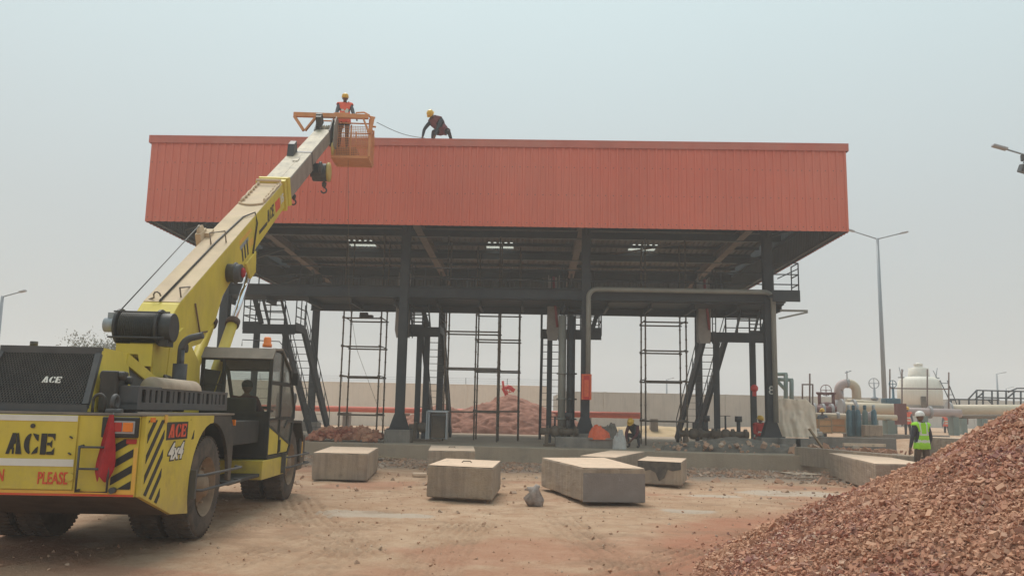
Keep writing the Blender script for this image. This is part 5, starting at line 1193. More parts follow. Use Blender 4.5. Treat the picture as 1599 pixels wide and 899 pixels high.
place_text('HORN', 'lettering', m_redpaint, dr, (-.20, -.0445, .885), (1, 0, 0), (0, 0, 1), .165, bold=.002, width=.25)
place_text('PLEASE', 'lettering', m_redpaint, dr, (.40, -.0445, .865), (1, 0, 0), (0, 0, 1), .165, bold=.002, width=.29)
b = MB(); b.cyl((.565, -.041, .885), (.565, -.055, .885), .04, 14); b.build('cap', m_yel, dr)
b = MB(); b.bx(-1.19, 1.19, -.027, -.0215, .702, .722); b.build('red_edge', m_redpaint, crane)
b = MB(); b.bx(-.62, .94, -.0265, -.0213, .724, .752); b.bx(.98, 1.16, -.0265, -.0213, .724, .765); b.bx(1.162, 1.197, -.0265, -.0213, .724, 1.18); b.build('reflective_tape', m_tape, crane)
# black hazard stripes clipped to a rectangle
def stripes(fn, x0, x1, z0, z1, pitch, wd_, slope, t0, t1, name, wedge=None):
    def clip(poly, nx, nz, c):      # keep nx*x+nz*z<=c
        o = []
        for i in range(len(poly)):
            a, q = poly[i], poly[(i+1) % len(poly)]; da, dq = nx*a[0]+nz*a[1]-c, nx*q[0]+nz*q[1]-c
            if da <= 0: o.append(a)
            if (da < 0) != (dq < 0) and abs(da-dq) > 1e-9: t = da/(da-dq); o.append((a[0]+(q[0]-a[0])*t, a[1]+(q[1]-a[1])*t))
        return o
    z = z0-(x1-x0)*slope
    while z < z1:
        p = [(x0-.01, z), (x1+.01, z+(x1-x0+.02)*slope), (x1+.01, z+wd_+(x1-x0+.02)*slope), (x0-.01, z+wd_)]
        for c in ((1, 0, x1), (-1, 0, -x0), (0, 1, z1), (0, -1, -z0))+((wedge,) if wedge else ()):
            if p: p = clip(p, *c)
        if len(p) > 2:
            b = MB(); b.prism(p, fn, t0, t1); b.build(name, m_ink, crane)
        z += pitch
stripes(lambda u, v, t: Vector((u, t, v)), .955, 1.155, .772, 1.262, .155, .078, .62, -.0262, -.0212, 'hazard_stripe')
stripes(lambda u, v, t: Vector((t, u, v)), .06, .50, .45, 1.45, .20, .085, 1.0, 1.2505, 1.2545, 'hazard_stripe', (-.32, -.95, -.70))
stripes(lambda u, v, t: Vector((t, u, v)), 1.28, 1.42, 1.22, 1.45, .4, .09, 1.4, 1.2505, 1.2545, 'hazard_stripe')
b = MB(); b.bx(1.2505, 1.2535, .56, 1.20, 1.235, 1.425); b.build('badge_plate', m_ink, crane)
ace('lettering', m_redpaint, crane, (1.2545, .88, 1.33), (0, 1, 0), (0, 0, 1), .145, .52, shear=.15)
place_text('4x4', 'lettering', m_ink, crane, (1.2515, .86, 1.10), (0, 1, 0), (0, 0, 1), .25, bold=.020, shear=.3, ext=.001, width=.52)
place_text('4x4', 'lettering', m_white, crane, (1.2545, .86, 1.10), (0, 1, 0), (0, 0, 1), .24, bold=.008, shear=.3, ext=.001, width=.46)
# ladder, lamps, flag, lift eye
b = MB(); b.tube([(.66, -.02, 1.19), (.66, -.10, 1.19), (.66, -.10, .75), (.96, -.10, .75), (.96, -.10, 1.19), (.96, -.02, 1.19)], .013, 6)
for z in (.97, 1.18): b.tube([(.66, -.10, z), (.96, -.10, z)], .012, 6)
b.tube([(.66, -.02, .76), (.66, -.1, .76)], .012, 6); b.cyl((1.0, -.03, .765), (1.0, -.09, .765), .03, 10); b.build('ladder', m_gum, crane)
b = MB(); b.bx(.84, 1.20, -.07, -.024, 1.275, 1.478); lc = b.build('tail_lamp_box', m_ink, crane, bevel=.012)
b = MB(); b.bx(.90, 1.17, -.078, -.071, 1.315, 1.44); b.build('lamp_surround', m_greypipe, lc, bevel=.01)
b = MB(); b.bx(.935, 1.045, -.086, -.079, 1.335, 1.425); b.build('red_lens', m_lampred, lc, bevel=.008)
b = MB(); b.bx(1.055, 1.155, -.088, -.079, 1.335, 1.425); b.build('orange_lens', m_lampor, lc, bevel=.008)
b = MB(); b.bx(1.08, 1.18, -.030, -.0212, 1.215, 1.262); b.build('reflector', m_lampred, crane)
b = MB(); b.bx(1.2505, 1.258, .10, .22, 1.43, 1.475); b.build('reflector', m_lampor, crane)
b = MB(); b.bx(1.2505, 1.262, .47, .54, 1.42, 1.50); b.build('latch', m_tape, crane)
b = MB(); b.tube([(.65, .12, 1.5), (.65, .12, 1.64)]+arcpts((.71, .12, 1.64), .06, PI, 0, (1, 0, 0), (0, 0, 1), 8)+[(.77, .12, 1.5)], .016, 8); b.build('lifting_eye', m_blk, crane)
fl = thing('red_flag', 'red cloth flag hanging on the back of the yellow crane', 'flag', CO+Matrix.Rotation(CYAW, 3, 'Z')@Vector((.94, -.11, 1.0)), CYAW)
b = MB(); V = []; n = 20; m_ = 26
for i in range(m_+1):
    t = i/m_; z = .50-.60*t; wdt = .022+.072*min(1, t*1.4)*(1 if t < .85 else 1-(t-.85)*3.2); cxx = -.005*t
    for k in range(n+1):
        u = k/n*2-1; V.append((cxx+u*wdt-.02*t, -.012-.030*math.sin(u*3.6+t*2)*min(1, t*2)+.03*(1-t), z-.05*abs(u+.3)*t*(1+.6*math.sin(u*5))))
b.add(V, [(i*(n+1)+k, i*(n+1)+k+1, (i+1)*(n+1)+k+1, (i+1)*(n+1)+k) for i in range(m_) for k in range(n)], True); b.build('cloth', m_cloth_red, fl, recalc=False)
b = MB(); b.cyl((-.01, .03, .3), (.0, .06, .52), .008, 6); b.build('pin', m_gum, fl)
# engine hood with mesh grille leaning forward
def hb_(x, z):    # point on the leaning rear face of the hood
    t = (z-1.52)/.68; return Vector((x*(1.0-.12*t), .12+.38*t, z))
b = MB(); b.add([hb_(.6, 1.52), (.6, 1.22, 1.52), (.53, 1.12, 2.19), hb_(.6, 2.2), hb_(-.6, 1.52), (-.6, 1.22, 1.52), (-.53, 1.12, 2.19), hb_(-.6, 2.2)], [(0, 1, 2, 3), (4, 7, 6, 5), (3, 2, 6, 7), (1, 5, 6, 2)]); b.build('hood', m_yel, crane)
b = MB(); b.add([hb_(-.56, 1.54)+Vector((0, .06, 0)), hb_(.56, 1.54)+Vector((0, .06, 0)), hb_(.56, 2.18)+Vector((0, .06, 0)), hb_(-.56, 2.18)+Vector((0, .06, 0))], [(0, 1, 2, 3)]); b.build('radiator', m_radiator, crane, recalc=False)
b = MB()
def gbar(p, q, wd_=.06, th=.05): b.beam(p+Vector((0, -.012, 0)), q+Vector((0, -.012, 0)), th, wd_, (0, -.49, .87))
b.add([], []); 
for (xa, za, xb, zb) in ((-.60, 1.555, .60, 1.555), (-.60, 2.165, .60, 2.165)): b.beam(hb_(xa, za), hb_(xb, zb), .05, .075)
for xa in (-.57, .57): b.beam(hb_(xa, 1.592), hb_(xa, 2.128), .06, .05, (0, 1, 0))
b.build('grille_frame', m_gum, crane)
b = MB(); b.mi = 0; nx_ = 34; nz__ = 12
for i in range(-nz__*2, nx_+nz__*2):
    for s in (-1, 1):
        pts = []
        for k in range(2*nz__+1):
            x = -.54+1.08*(i+s*k*.5)/nx_; z = 1.585+.555*k/(2*nz__)
            if -.545 <= x <= .545: pts.append(hb_(x, z)+Vector((0, .0 if s > 0 else .004, 0)))
        if len(pts) > 1: b.beam(pts[0], pts[-1], .005, .0085, (0, 1, 0))
b.build('grille_mesh', m_mesh_grille, crane, recalc=False)
b = MB(); b.add([hb_(.03, 1.80)+Vector((0, .03, 0)), hb_(.22, 1.80)+Vector((0, .03, 0)), hb_(.235, 1.885)+Vector((0, .03, 0)), hb_(.02, 1.885)+Vector((0, .03, 0))], [(0, 1, 2, 3)]); b.build('badge_plate', m_ink, crane, recalc=False)
ace('lettering', m_white, crane, hb_(.135, 1.842)+Vector((0, -.006, 0)), (1, 0, 0), (0, .49, .87), .075, .19)
b = MB(); b.cyl((-.27, .62, 2.2), (-.27, .62, 2.26), .04, 10); b.build('filler_cap', m_blk, crane)
for s in (-1, 1):
    b = MB(); b.beam((s*.52, 1.10, 2.12), (s*.52, 3.05, 1.60), .05, .13); b.build('hood_brace', m_yel, crane)
    b = MB(); yz(b, [(1.14, 1.52), (1.14, 2.05), (2.7, 1.62), (2.7, 1.52)], s*.49, s*.515); b.build('brace_gusset', m_gum, crane)
# slotted beam along the deck
b = MB(); X_, X2 = .78, 1.0
for z0, z1 in ((1.55, 1.63), (1.765, 1.80)): b.bx(X_, X2, .36, 3.45, z0, z1)
for k in range(3):
    y0 = .36+k*1.04; b.bx(X_+.001, X2-.001, y0, y0+.10, 1.602, 1.773); b.bx(X_+.001, X2-.001, y0+.90, y0+1.0, 1.602, 1.773)
    for j in range(1, 5): y = y0+.10+j*.16; b.bx(X2-.025, X2-.002, y-.05, y+.05, 1.602, 1.773)
b.bx(X_, X_+.03, .46, 3.3, 1.602, 1.773)
b.build('slotted_beam', m_gum, crane, bevel=.004)
b = MB(); b.lathe([(0, 0), (.13, 0), (.13, 1.3), (0, 1.3)], (.88, 1.0, 1.79), 'y', 18, a0=0, a1=PI); b.build('rolled_cover', mat('dusty_cover', (.36, .29, .22), .9), crane)
for y in (.10, .45):
    b = MB(); b.tube(arcpts((.88, y, 1.62), .07, R(-60), R(220), (0, 1, 0), (0, 0, 1), 10), .022, 8); b.cyl((.80, y, 1.53), (.96, y, 1.53), .03, 10); b.build('shackle', m_gum, crane)
b = MB(); b.bx(.62, .80, .28, .58, 1.52, 1.95); b.cyl((.60, .35, 1.9), (.86, .35, 1.9), .05, 10); b.cyl((.60, .52, 1.86), (.86, .52, 1.86), .045, 10); b.build('hydraulic_block', m_blk, crane, bevel=.02)
for k, (xa, ya) in enumerate(((.55, 1.6), (.60, 2.3), (.45, 2.7))):
    b = MB(); b.tube([(xa, ya, 1.55), (xa-.05, ya+.25, 1.85), (xa-.3, ya+.6, 2.0), (.05, 3.9, 1.9+.1*k)], .02, 6); b.build('hose', m_blk, crane)
b = MB(); b.bx(-1.1, -.65, 1.2, 3.0, 1.52, 1.95); b.build('fuel_tank', m_yel, crane, bevel=.03)
# muffler and elbow
b = MB(); b.cyl((.46, 3.0, 1.52), (.46, 3.0, 2.17), .095, 16); b.build('muffler', m_gunmetal, crane)
b = MB(); b.tube([(.46, 3.0, 2.1), (.46, 3.0, 2.36)]+arcpts((.64, 3.0, 2.36), .18, PI, PI*.55, (1, 0, 0), (0, 0, 1), 6)+[(.74, 3.0, 2.57)], .048, 10); b.build('exhaust_pipe', m_gum, crane)
# chassis frame forward of the body
b = MB(); b.bx(-.42, .42, 3.0, 7.6, .62, 1.05); b.bx(-.9, -.44, 3.4, 5.9, .8, 1.35); b.cyl((-.9, WF, TR), (.9, WF, TR), .1, 12); b.cyl((-.9, WR, TR), (.9, WR, TR), .1, 12); b.build('chassis_frame', m_under, crane, bevel=.02)
b = MB(); yz(b, [(3.3, 1.06), (3.45, 2.55), (3.9, 2.75), (4.75, 2.25), (4.9, 1.06)], .105, .145); yz(b, [(3.3, 1.06), (3.45, 2.55), (3.9, 2.75), (4.75, 2.25), (4.9, 1.06)], -.455, -.415); b.bx(-.413, .103, 3.5, 3.55, 1.06, 2.05); b.build('boom_mount', m_yel, crane, bevel=.008)
b = MB(); b.cyl((-.6, 3.95, 2.45), (.2, 3.95, 2.45), .07, 14); b.build('pivot_pin', m_blk, crane)
# boom
AN = R(31.3); BO = Vector((-.165, 3.77, 3.10)); D_ = Vector((0, math.cos(AN), math.sin(AN))); N_ = Vector((0, -math.sin(AN), math.cos(AN)))
def bp_(x, s, n): return BO+Vector((x*(.88 if s < 6.84 else 1.0), 0, 0))+D_*s+N_*n
def bprism(b, poly, x0, x1): b.prism(poly, lambda u, v, t: bp_(t, u, v), x0, x1)
def bbox(b, x0, x1, s0, s1, n0, n1): bprism(b, [(s0, n0), (s1, n0), (s1, n1), (s0, n1)], x0, x1)
boom = thing('boom', None, None)
boom.parent = crane; boom.name = 'boom'
prof = [(-.05, 0), (-.55, -.10), (-.80, -.50), (-.47, -.60), (.62, -.98), (1.43, -.92), (1.86, -.70), (2.37, -.63), (3.46, -.70), (4.08, -.62), (6.5, -.54), (6.5, 0)]
b = MB(); bprism(b, prof, -.31, .31); b.build('base_section', m_yel, boom, bevel=.012)
b = MB(); bbox(b, -.305, .305, 0.02, 6.49, .003, .009); b.build('dusty_top_plate', m_yel_dusty, boom)
b = MB(); bbox(b, -.36, .36, 6.45, 6.56, -.62, .06); bbox(b, -.35, .35, 6.74, 6.84, -.60, .05); bbox(b, -.33, .33, 6.562, 6.738, -.58, .03); b.build('collar', m_yel, boom, bevel=.01)
b = MB(); bbox(b, -.275, .275, 6.842, 9.55, -.53, -.06); b.build('middle_section', m_dksec, boom, bevel=.02)
b = MB(); bbox(b, -.268, .268, 6.845, 9.55, -.059, -.050); bbox(b, .05, .075, 7.2, 9.4, -.061, -.045); bbox(b, .0, .12, 8.6, 8.85, -.061, -.03); b.build('middle_top_plate', m_greysec, boom)
b = MB(); bbox(b, -.28, .28, 9.5, 9.62, -.54, -.04); bprism(b, [(9.62, -.04), (9.62, .22), (9.35, .20), (9.1, -.05)], -.26, -.10); b.build('collar', m_gunmetal, boom, bevel=.01)
b = MB(); bbox(b, -.215, .215, 9.622, 12.5, -.48, -.11); b.build('fly_section', m_dksec, boom, bevel=.02)
b = MB(); bbox(b, -.21, .21, 9.625, 12.5, -.109, -.102); bbox(b, -.04, -.02, 9.8, 12.3, -.111, -.10); b.build('fly_top_plate', m_greysec, boom)
b = MB(); bprism(b, [(12.3, -.55), (13.1, -.75), (13.35, -.45), (13.25, -.05), (12.9, .12), (12.3, -.08)], .19, .23); bprism(b, [(12.3, -.55), (13.1, -.75), (13.35, -.45), (13.25, -.05), (12.9, .12), (12.3, -.08)], -.23, -.19); b.build('boom_head', m_gunmetal, boom, bevel=.006)
for x in (-.10, .02, .12):
    b = MB(); b.lathe([(0, -.03), (.22, -.03), (.24, -.03), (.21, 0), (.24, .03), (0, .03)], (0, 0, 0), 'x', 24); q = b.build('sheave', m_greysec, boom); q.location = bp_(x, 13.0, -.32)
b = MB(); b.lathe([(0, -.02), (.20, -.02), (.20, .02), (0, .02)], (0, 0, 0), 'x', 20); q = b.build('sheave', m_yel, boom); q.location = bp_(.27, 12.75, -.35)
b = MB(); b.lathe([(0, -.02), (.18, -.02), (.18, .02), (0, .02)], (0, 0, 0), 'x', 20); q = b.build('sheave', m_yel, boom); q.location = bp_(.27, 12.35, -.62)
b = MB(); bprism(b, [(12.3, -.50), (12.7, -.72), (13.2, -.5), (13.35, .0), (13.1, .16), (12.7, .0)], .27, .30); b.build('sheave_guard', m_dksec, boom, bevel=.006)
b = MB(); b.cyl(bp_(-.14, 12.75, .0), bp_(-.14, 12.75, .3), .1, 12); b.bx(*[0]*6) if False else None; bprism(b, [(12.5, -.05), (12.5, .25), (12.8, .3), (12.9, 0)], -.2, -.05); b.build('head_bracket', m_blk, boom, bevel=.01)
# head winch under the boom and its hook
b = MB(); b.cyl(bp_(.05, 10.6, -.85), bp_(.42, 10.6, -.85), .24, 20); b.cyl(bp_(.30, 10.25, -.62), bp_(.36, 10.25, -.62), .16, 14); bprism(b, [(10.2, -.46), (11.0, -.46), (10.9, -.95), (10.3, -.9)], .03, .07); b.build('hook_winch', m_gunmetal, boom, bevel=.01)
b = MB(); b.lathe([(0, -.03), (.26, -.03), (.26, .03), (.16, .04), (0, .04)], (0, 0, 0), 'x', 20); q = b.build('winch_cover', m_yel, boom); q.location = bp_(.46, 10.65, -.85)
def hook(b, p, s=1):
    p = Vector(p); b.lathe([(0, -.12*s), (.08*s, -.1*s), (.1*s, .05*s), (0, .14*s)], p, n=12); b.tube([p+Vector((0, 0, -.08*s))]+[p+Vector((math.sin(t)*.11*s, 0, -.25*s+math.cos(t)*.11*s)) for t in [R(a) for a in (0, 40, 90, 130, 180, 220, 260)]], .032*s, 8)
b = MB(); hook(b, bp_(.34, 10.55, -1.16), .68); b.build('hook', m_blk, boom)
b = MB(); hook(b, bp_(.24, 7.5, -.60), .55); b.build('hook', m_blk, boom)
# fittings on the base section
b = MB(); b.tube([bp_(-.02, -.0, .03), bp_(.02, 2.6, .03), bp_(.10, 4.0, .03), bp_(.29, 4.25, .05), bp_(.335, 4.2, -.15), bp_(.335, 3.75, -.62)], .016, 6); b.build('hose', m_blk, boom)
b = MB(); b.tube([bp_(.33, .55, -.25), bp_(.345, .55, -.75), bp_(.33, .9, -.9)], .014, 6); b.build('hose', mat('brown_hose', (.16, .09, .05), .7), boom)
b = MB(); b.tube([bp_(-.06, 2.5, .01), bp_(-.06, 2.5, .22), bp_(.20, 2.62, .22), bp_(.20, 2.62, .01)], .014, 6); b.tube([bp_(.25, .2, .01), bp_(.25, .2, .16), bp_(.25, .6, .01)], .013, 6); b.tube([bp_(-.25, .1, .0)]+[bp_(-.1+.06*math.cos(R(a)), .1, .06+.07*math.sin(R(a))) for a in range(200, -21, -40)], .013, 6); b.build('rope_guide', m_blk_top, boom)
b = MB(); bbox(b, -.42, -.31, 2.65, 3.0, -.15, .14); b.lathe([(0, -.03), (.12, -.03), (.10, 0), (.12, .03), (0, .03)], bp_(-.36, 2.8, .14), 'x', 16); bbox(b, -.40, -.2, 2.85, 3.1, .01, .09); b.build('rope_sheave', m_yel_dusty, boom, bevel=.008)
b = MB()
for side_ in (-1, 1):
    base = -.20*side_ if side_ > 0 else .22
    for k in range(7): c = bp_(-.24*side_ if side_ > 0 else .24, 5.15+k*.19, .035); b.sphere(c, .035, 8)
    b.tube([bp_(-.27*side_ if side_ > 0 else .27, 5.0+k*.2, .03+.02*(k % 2)) for k in range(8)], .022, 6)
b.tube([bp_(-.28+.56*k/8, 4.92-.12*math.sin(PI*k/8), .03) for k in range(9)], .02, 6)
b.tube([bp_(-.3+.6*k/6, 6.35, .1) for k in range(7)], .03, 6); b.build('chain_guide', m_yel_dusty, boom)
b = MB(); b.cyl(bp_(.31, 2.25, -.42), bp_(.58, 2.25, -.42), .16, 18); b.lathe([(.10, 0), (.19, 0), (.19, .03), (.10, .03)], bp_(.45, 2.25, -.42), 'x', 18); b.build('hose_reel', m_gum, boom)
b = MB(); b.sphere(bp_(.60, 2.28, -.42), .09, 10, (.5, 1, 1)); b.build('reel_cap', m_cloth_red, boom)
for qa in (.31, -.36, .12): b = MB(); bprism(b, [(3.2, -.62), (3.9, -.62), (3.75, -1.0), (3.4, -1.0)], qa, qa+.05); b.build('cylinder_lug', m_yel, boom, bevel=.006)
b = MB(); bbox(b, .311, .315, 4.35, 4.95, -.44, -.37); b.build('black_line', m_ink, boom)
ace('lettering', m_ink, boom, bp_(.3105, 5.28, -.30), D_, N_, .25, .55, shear=.1)
b = MB(); bbox(b, .3105, .3145, 5.68, 6.08, -.42, -.19); b.build('red_label', m_redpaint, boom)
place_text('15', 'lettering', m_white, boom, bp_(.3165, 6.27, -.29), D_, N_, .24, bold=.01, width=.24)
b = MB(); bbox(b, .3105, .3135, 3.05, 3.85, -.20, -.12); bbox(b, .3105, .3135, 3.62, 3.9, -.47, -.33); b.build('orange_sticker', m_tape, boom)
for k in range(3): b = MB(); bbox(b, .3105, .3135, 3.12+k*.17, 3.2+k*.17, -.55, -.30+.02*k); b.build('black_line', m_ink, boom)
b = MB(); bbox(b, .3105, .3135, 3.05, 3.6, -.30, -.225); b.build('grey_sticker', m_pole, boom)
# luffing cylinders
for x in (.06, -.34):
    top = Vector((x, 7.45, 4.22)); bot = Vector((x, 5.05, 1.25)); md_ = top.lerp(bot, .38)
    b = MB(); b.cyl(bot, md_, .095, 18); b.lathe([(0, 0), (.12, 0), (.12, .09), (0, .09)], n=18) if False else None; b.build('cylinder_barrel', m_yel, crane)
    dd = (md_-bot).normalized(); b = MB(); b.cyl(md_-dd*.05, md_+dd*.07, .125, 18); b.build('cylinder_gland', mat('rusty_gland', (.10, .06, .045), .8), crane)
    b = MB(); b.cyl(md_, top, .055, 16); b.build('cylinder_rod', m_chrome, crane)
# hoist winch behind the boom tail
wy, wz = 3.0, 2.66
wn = thing('hoist_winch', None, None); wn.parent = crane
b = MB(); b.cyl((-.36, wy, wz), (.14, wy, wz), .205, 24)
for k in range(20): b.lathe([(.205, -.009), (.216, 0), (.205, .009)], (-.34+k*.024, wy, wz), 'x', 20)
b.build('drum', m_ink, wn)
for x0, x1, r in ((-.41, -.37, .25), (.14, .18, .25), (.18, .34, .20)): b = MB(); b.cyl((x0, wy, wz), (x1, wy, wz), r, 24); b.build('flange', m_gunmetal, wn, bevel=.01)
b = MB(); b.cyl((-.60, wy, wz+.02), (-.41, wy, wz+.02), .10, 14); b.box((-.52, wy, wz+.15), (.08, .08, .08)); b.build('motor', m_pole, wn)
b = MB(); b.tube([(-.41, wy-.2, wz+.19), (.34, wy-.2, wz+.19)], .012, 6); b.tube([(-.45, wy-.24, wz-.16), (.3, wy-.24, wz-.16)], .014, 6); b.beam((-.39, wy+.1, wz), (-.39, wy+.5, wz-.6), .03, .14); b.bx(.18, .30, wy-.10, wy+.12, wz-.26, wz+.12); b.build('winch_frame', m_gunmetal, wn)
b = MB(); yz(b, [(wy-.05, 1.85), (wy-.15, 2.42), (wy+.45, 2.42), (wy+.55, 1.85)], -.36, -.33); yz(b, [(wy-.05, 1.85), (wy-.15, 2.42), (wy+.45, 2.42), (wy+.55, 1.85)], .10, .13); xz(b, [(-.36, 2.12), (-.36, 2.42), (.13, 2.42), (.13, 2.12), (-.02, 2.12), (-.06, 2.28), (-.2, 2.28), (-.24, 2.12)], wy-.16, wy-.13); b.build('winch_bracket', m_yel, wn)
b = MB(); b.tube([(-.38, wy-.1, wz+.20), bp_(-.36, 2.8, .26)], .009, 6); b.build('wire_rope', m_rope, boom)
# wheels: pairs on both axles
def wheel(x, y, outer, steer=0):
    w_ = thing('wheel', None, None, (x, y, TR), steer); w_.parent = crane
    b = MB(); T = .16
    b.lathe([(.36, -T), (.42, -T*1.03), (.54, -T*1.06), (.592, -T*.92), (.612, -T*.72), (.618, -T*.3), (.618, T*.3), (.612, T*.72), (.592, T*.92), (.54, T*1.06), (.42, T*1.03), (.36, T)], (0, 0, 0), 'x', 64)
    for k in range(60):
        a = 2*PI*k/60
        for sx__ in (-1, 1):
            p0 = (sx__*T*.95, .604, a); p1 = (sx__*T*.12, .617, a+.05)
            q = [Vector((h, r*math.sin(t), r*math.cos(t))) for h, r, t in (p0, p1)]; rad_ = Vector((0, math.sin(a), math.cos(a))); b.beam(q[0], q[1], .028, .020, rad_)
    b.build('tyre', m_tyre, w_)
    s = 1 if x > 0 else -1; b = MB()
    if outer: b.lathe([(.36, .17*s), (.345, .15*s), (.33, .02*s), (.20, .05*s), (.19, .10*s), (.13, .12*s), (.12, .17*s), (0, .18*s)], (0, 0, 0), 'x', 32)
    else: b.lathe([(.36, 0), (0, 0)], (0, 0, 0), 'x', 32)
    if outer:
        for k in range(10): a = 2*PI*k/10; c = Vector((.055*s, .25*math.sin(a), .25*math.cos(a))); b.cyl(c, c+Vector((.04*s, 0, 0)), .016, 6)
    b.build('rim', m_rim, w_)
for s in (-1, 1):
    for y in (WR, WF):
        wheel(s*1.04, y, True); wheel(s*.66, y, False)
for y0, y1, z in ((1.42, 3.15, .80), (5.85, 7.55, .78)):
    b = MB()
    for dz in (0, -.17): b.tube([(1.22, y0, z+dz), (1.36, y0+.1, z+dz), (1.38, y1-.15, z+dz), (1.26, y1, z+dz)], .017, 8)
    b.bx(1.20, 1.32, y0-.03, y0+.02, z-.26, z+.07); b.build('wheel_guard', m_gum, crane)
# operator's cab
cab = thing('cab', None, None); cab.parent = crane
XL, XR, YA = .14, 1.22, 4.9
sp = [(4.9, .82), (4.9, 2.38), (5.03, 2.53), (5.5, 2.55), (6.2, 2.25), (6.66, 1.60), (6.42, .95), (6.25, .82)]
b = MB(); rp = [(4.84, 2.37), (5.0, 2.55), (5.5, 2.585), (6.22, 2.27)]
b.prism(rp+[(6.2, 2.24), (5.5, 2.55), (5.03, 2.51), (4.90, 2.36)], lambda u, v, t: Vector((t, u, v)), XL-.03, XR+.03); b.build('roof', m_blk_top, cab, bevel=.01)
b = MB(); r2 = .028
for x in (XL, XR):
    for p, q in zip(sp, sp[1:]+sp[:1]): b.beam((x, *p), (x, *q), .05, .05)
b.beam((XR, 4.9, 2.0), (XR, 6.35, 2.0), .045, .06); b.beam((XR, 5.62, .85), (XR, 5.62, 1.98), .045, .05); b.beam((XR, 4.92, 1.42), (XR, 6.55, 1.42), .04, .035); b.beam((XR, 5.62, 2.02), (XR, 5.62, 2.5), .045, .04); b.beam((XR, 4.92, 1.32), (XR, 6.4, .98), .04, .03)
for z in (2.37, 1.51, .84): b.beam((XL, YA, z), (XR, YA, z), .05, .06)
b.beam((.47, YA, 1.53), (.47, YA, 2.34), .04, .04, (0, 1, 0)); b.beam((XL, YA, 1.95), (.46, YA, 1.95), .035, .03)
for p in sp[3:]: b.beam((XL, *p), (XR, *p), .05, .05)
for z in (1.75, 1.9, 2.05, 2.2): b.beam((.80, YA+.02, z), (XR-.03, YA+.02, z), .006, .006)
b.build('frame', m_ink, cab)
b = MB(); b.bx(XL+.03, XR-.03, YA-.012, YA+.012, .87, 1.48); b.build('rear_panel', m_ink, cab)
b = MB(); b.bx(XL+.03, .445, YA-.003, YA+.003, 1.54, 2.34); b.bx(.495, XR-.03, YA-.003, YA+.003, 1.54, 2.34); b.build('rear_window', m_glass, cab)
b = MB(); yz(b, [(4.93, 2.03), (4.93, 2.37), (5.05, 2.5), (5.60, 2.5), (5.60, 2.03)], XR-.003, XR+.003); yz(b, [(5.65, 2.03), (5.65, 2.45), (6.18, 2.22), (6.32, 2.03)], XR-.003, XR+.003); yz(b, [(4.93, 1.45), (4.93, 1.97), (5.6, 1.97), (5.6, 1.45)], XR-.003, XR+.003); yz(b, [(5.65, 1.45), (5.65, 1.97), (6.37, 1.97), (6.62, 1.6), (6.55, 1.45)], XR-.003, XR+.003); yz(b, [(4.93, 1.34), (4.93, 1.41), (6.52, 1.41), (6.4, 1.0)], XR-.003, XR+.003); b.build('side_window', m_glass, cab)
b = MB(); b.add([(XL+.03, *sp[4]), (XR-.03, *sp[4]), (XR-.03, *sp[5]), (XL+.03, *sp[5])], [(0, 1, 2, 3)]); b.add([(XL+.03, *sp[5]), (XR-.03, *sp[5]), (XR-.03, *sp[6]), (XL+.03, *sp[6])], [(0, 1, 2, 3)]); b.build('windscreen', m_glass, cab, recalc=False)
b = MB(); yz(b, [(4.93, .86), (4.93, 1.30), (5.58, 1.155), (5.58, .86)], XR-.02, XR+.012); yz(b, [(5.66, .86), (5.66, 1.135), (6.36, .975), (6.24, .86)], XR-.02, XR+.012); dr = b.build('door', m_yel, cab, bevel=.005)
b = MB(); b.box((XR+.03, 5.62, .98), (.03, .05, .2)); b.build('handle', m_ink, dr); b = MB(); b.box((XR+.025, 4.98, 1.55), (.03, .12, .03)); b.build('grab_handle', m_ink, cab)
b = MB(); b.bx(XL, XR, 4.93, 6.3, .80, .82); b.bx(XL-.01, XL+.01, 4.93, 6.1, .9, 2.2); b.build('floor_and_side', m_ink, cab)
b = MB(); b.bx(.45, .95, 5.15, 5.6, 1.05, 1.17); b.bx(.45, .95, 5.12, 5.2, 1.17, 1.75); b.build('seat', m_blk, cab, bevel=.03)
b = MB(); b.bx(.3, 1.15, 6.1, 6.35, 1.0, 1.4); b.tube(arcpts((.7, 6.0, 1.5), .17, 0, 2*PI, (1, 0, 0), (0, -.5, .86), 16), .015, 6); b.build('dashboard', m_ink, cab)
b = MB(); b.bx(.10, 1.25, 4.62, 6.18, .50, .79); yz(b, [(6.18, .50), (6.18, .79), (6.3, .79)], .1, 1.25); b.build('cab_sill', m_yel, cab, bevel=.008)
b = MB(); b.bx(1.2505, 1.256, 5.9, 6.02, .58, .68); b.build('vent', m_ink, cab)
b = MB(); b.box((XR+.12, 6.1, 2.1), (.10, .04, .22)); b.cyl((XR, 6.15, 2.0), (XR+.12, 6.12, 2.05), .01, 6); b.build('mirror', m_ink, cab, bevel=.01)
b = MB(); b.lathe([(0, 0), (.075, 0), (.075, .05), (.06, .055), (.06, .13), (.05, .16), (0, .17)], (1.08, 5.1, 2.575), n=18); b.build('beacon', m_beacon, cab)
b = MB(); b.tube([(.7, 5.0, 2.58), (.7, 5.0, 2.68), (1.25, 5.2, 2.68), (1.25, 6.0, 2.50), (1.25, 6.0, 2.36)], .008, 5); b.build('roof_wire', m_gum, cab)
b = MB(); b.bx(XR-.02, XR+.03, 3.03, 3.07, 1.35, 1.43); b.build('marker_lamp', m_lampor, crane)
b = MB(); b.bx(.7, 1.22, 3.05, 4.6, .55, .60); b.bx(.2, 1.1, 3.3, 4.85, 1.06, 1.4); b.build('step', m_ink, crane, bevel=.01)
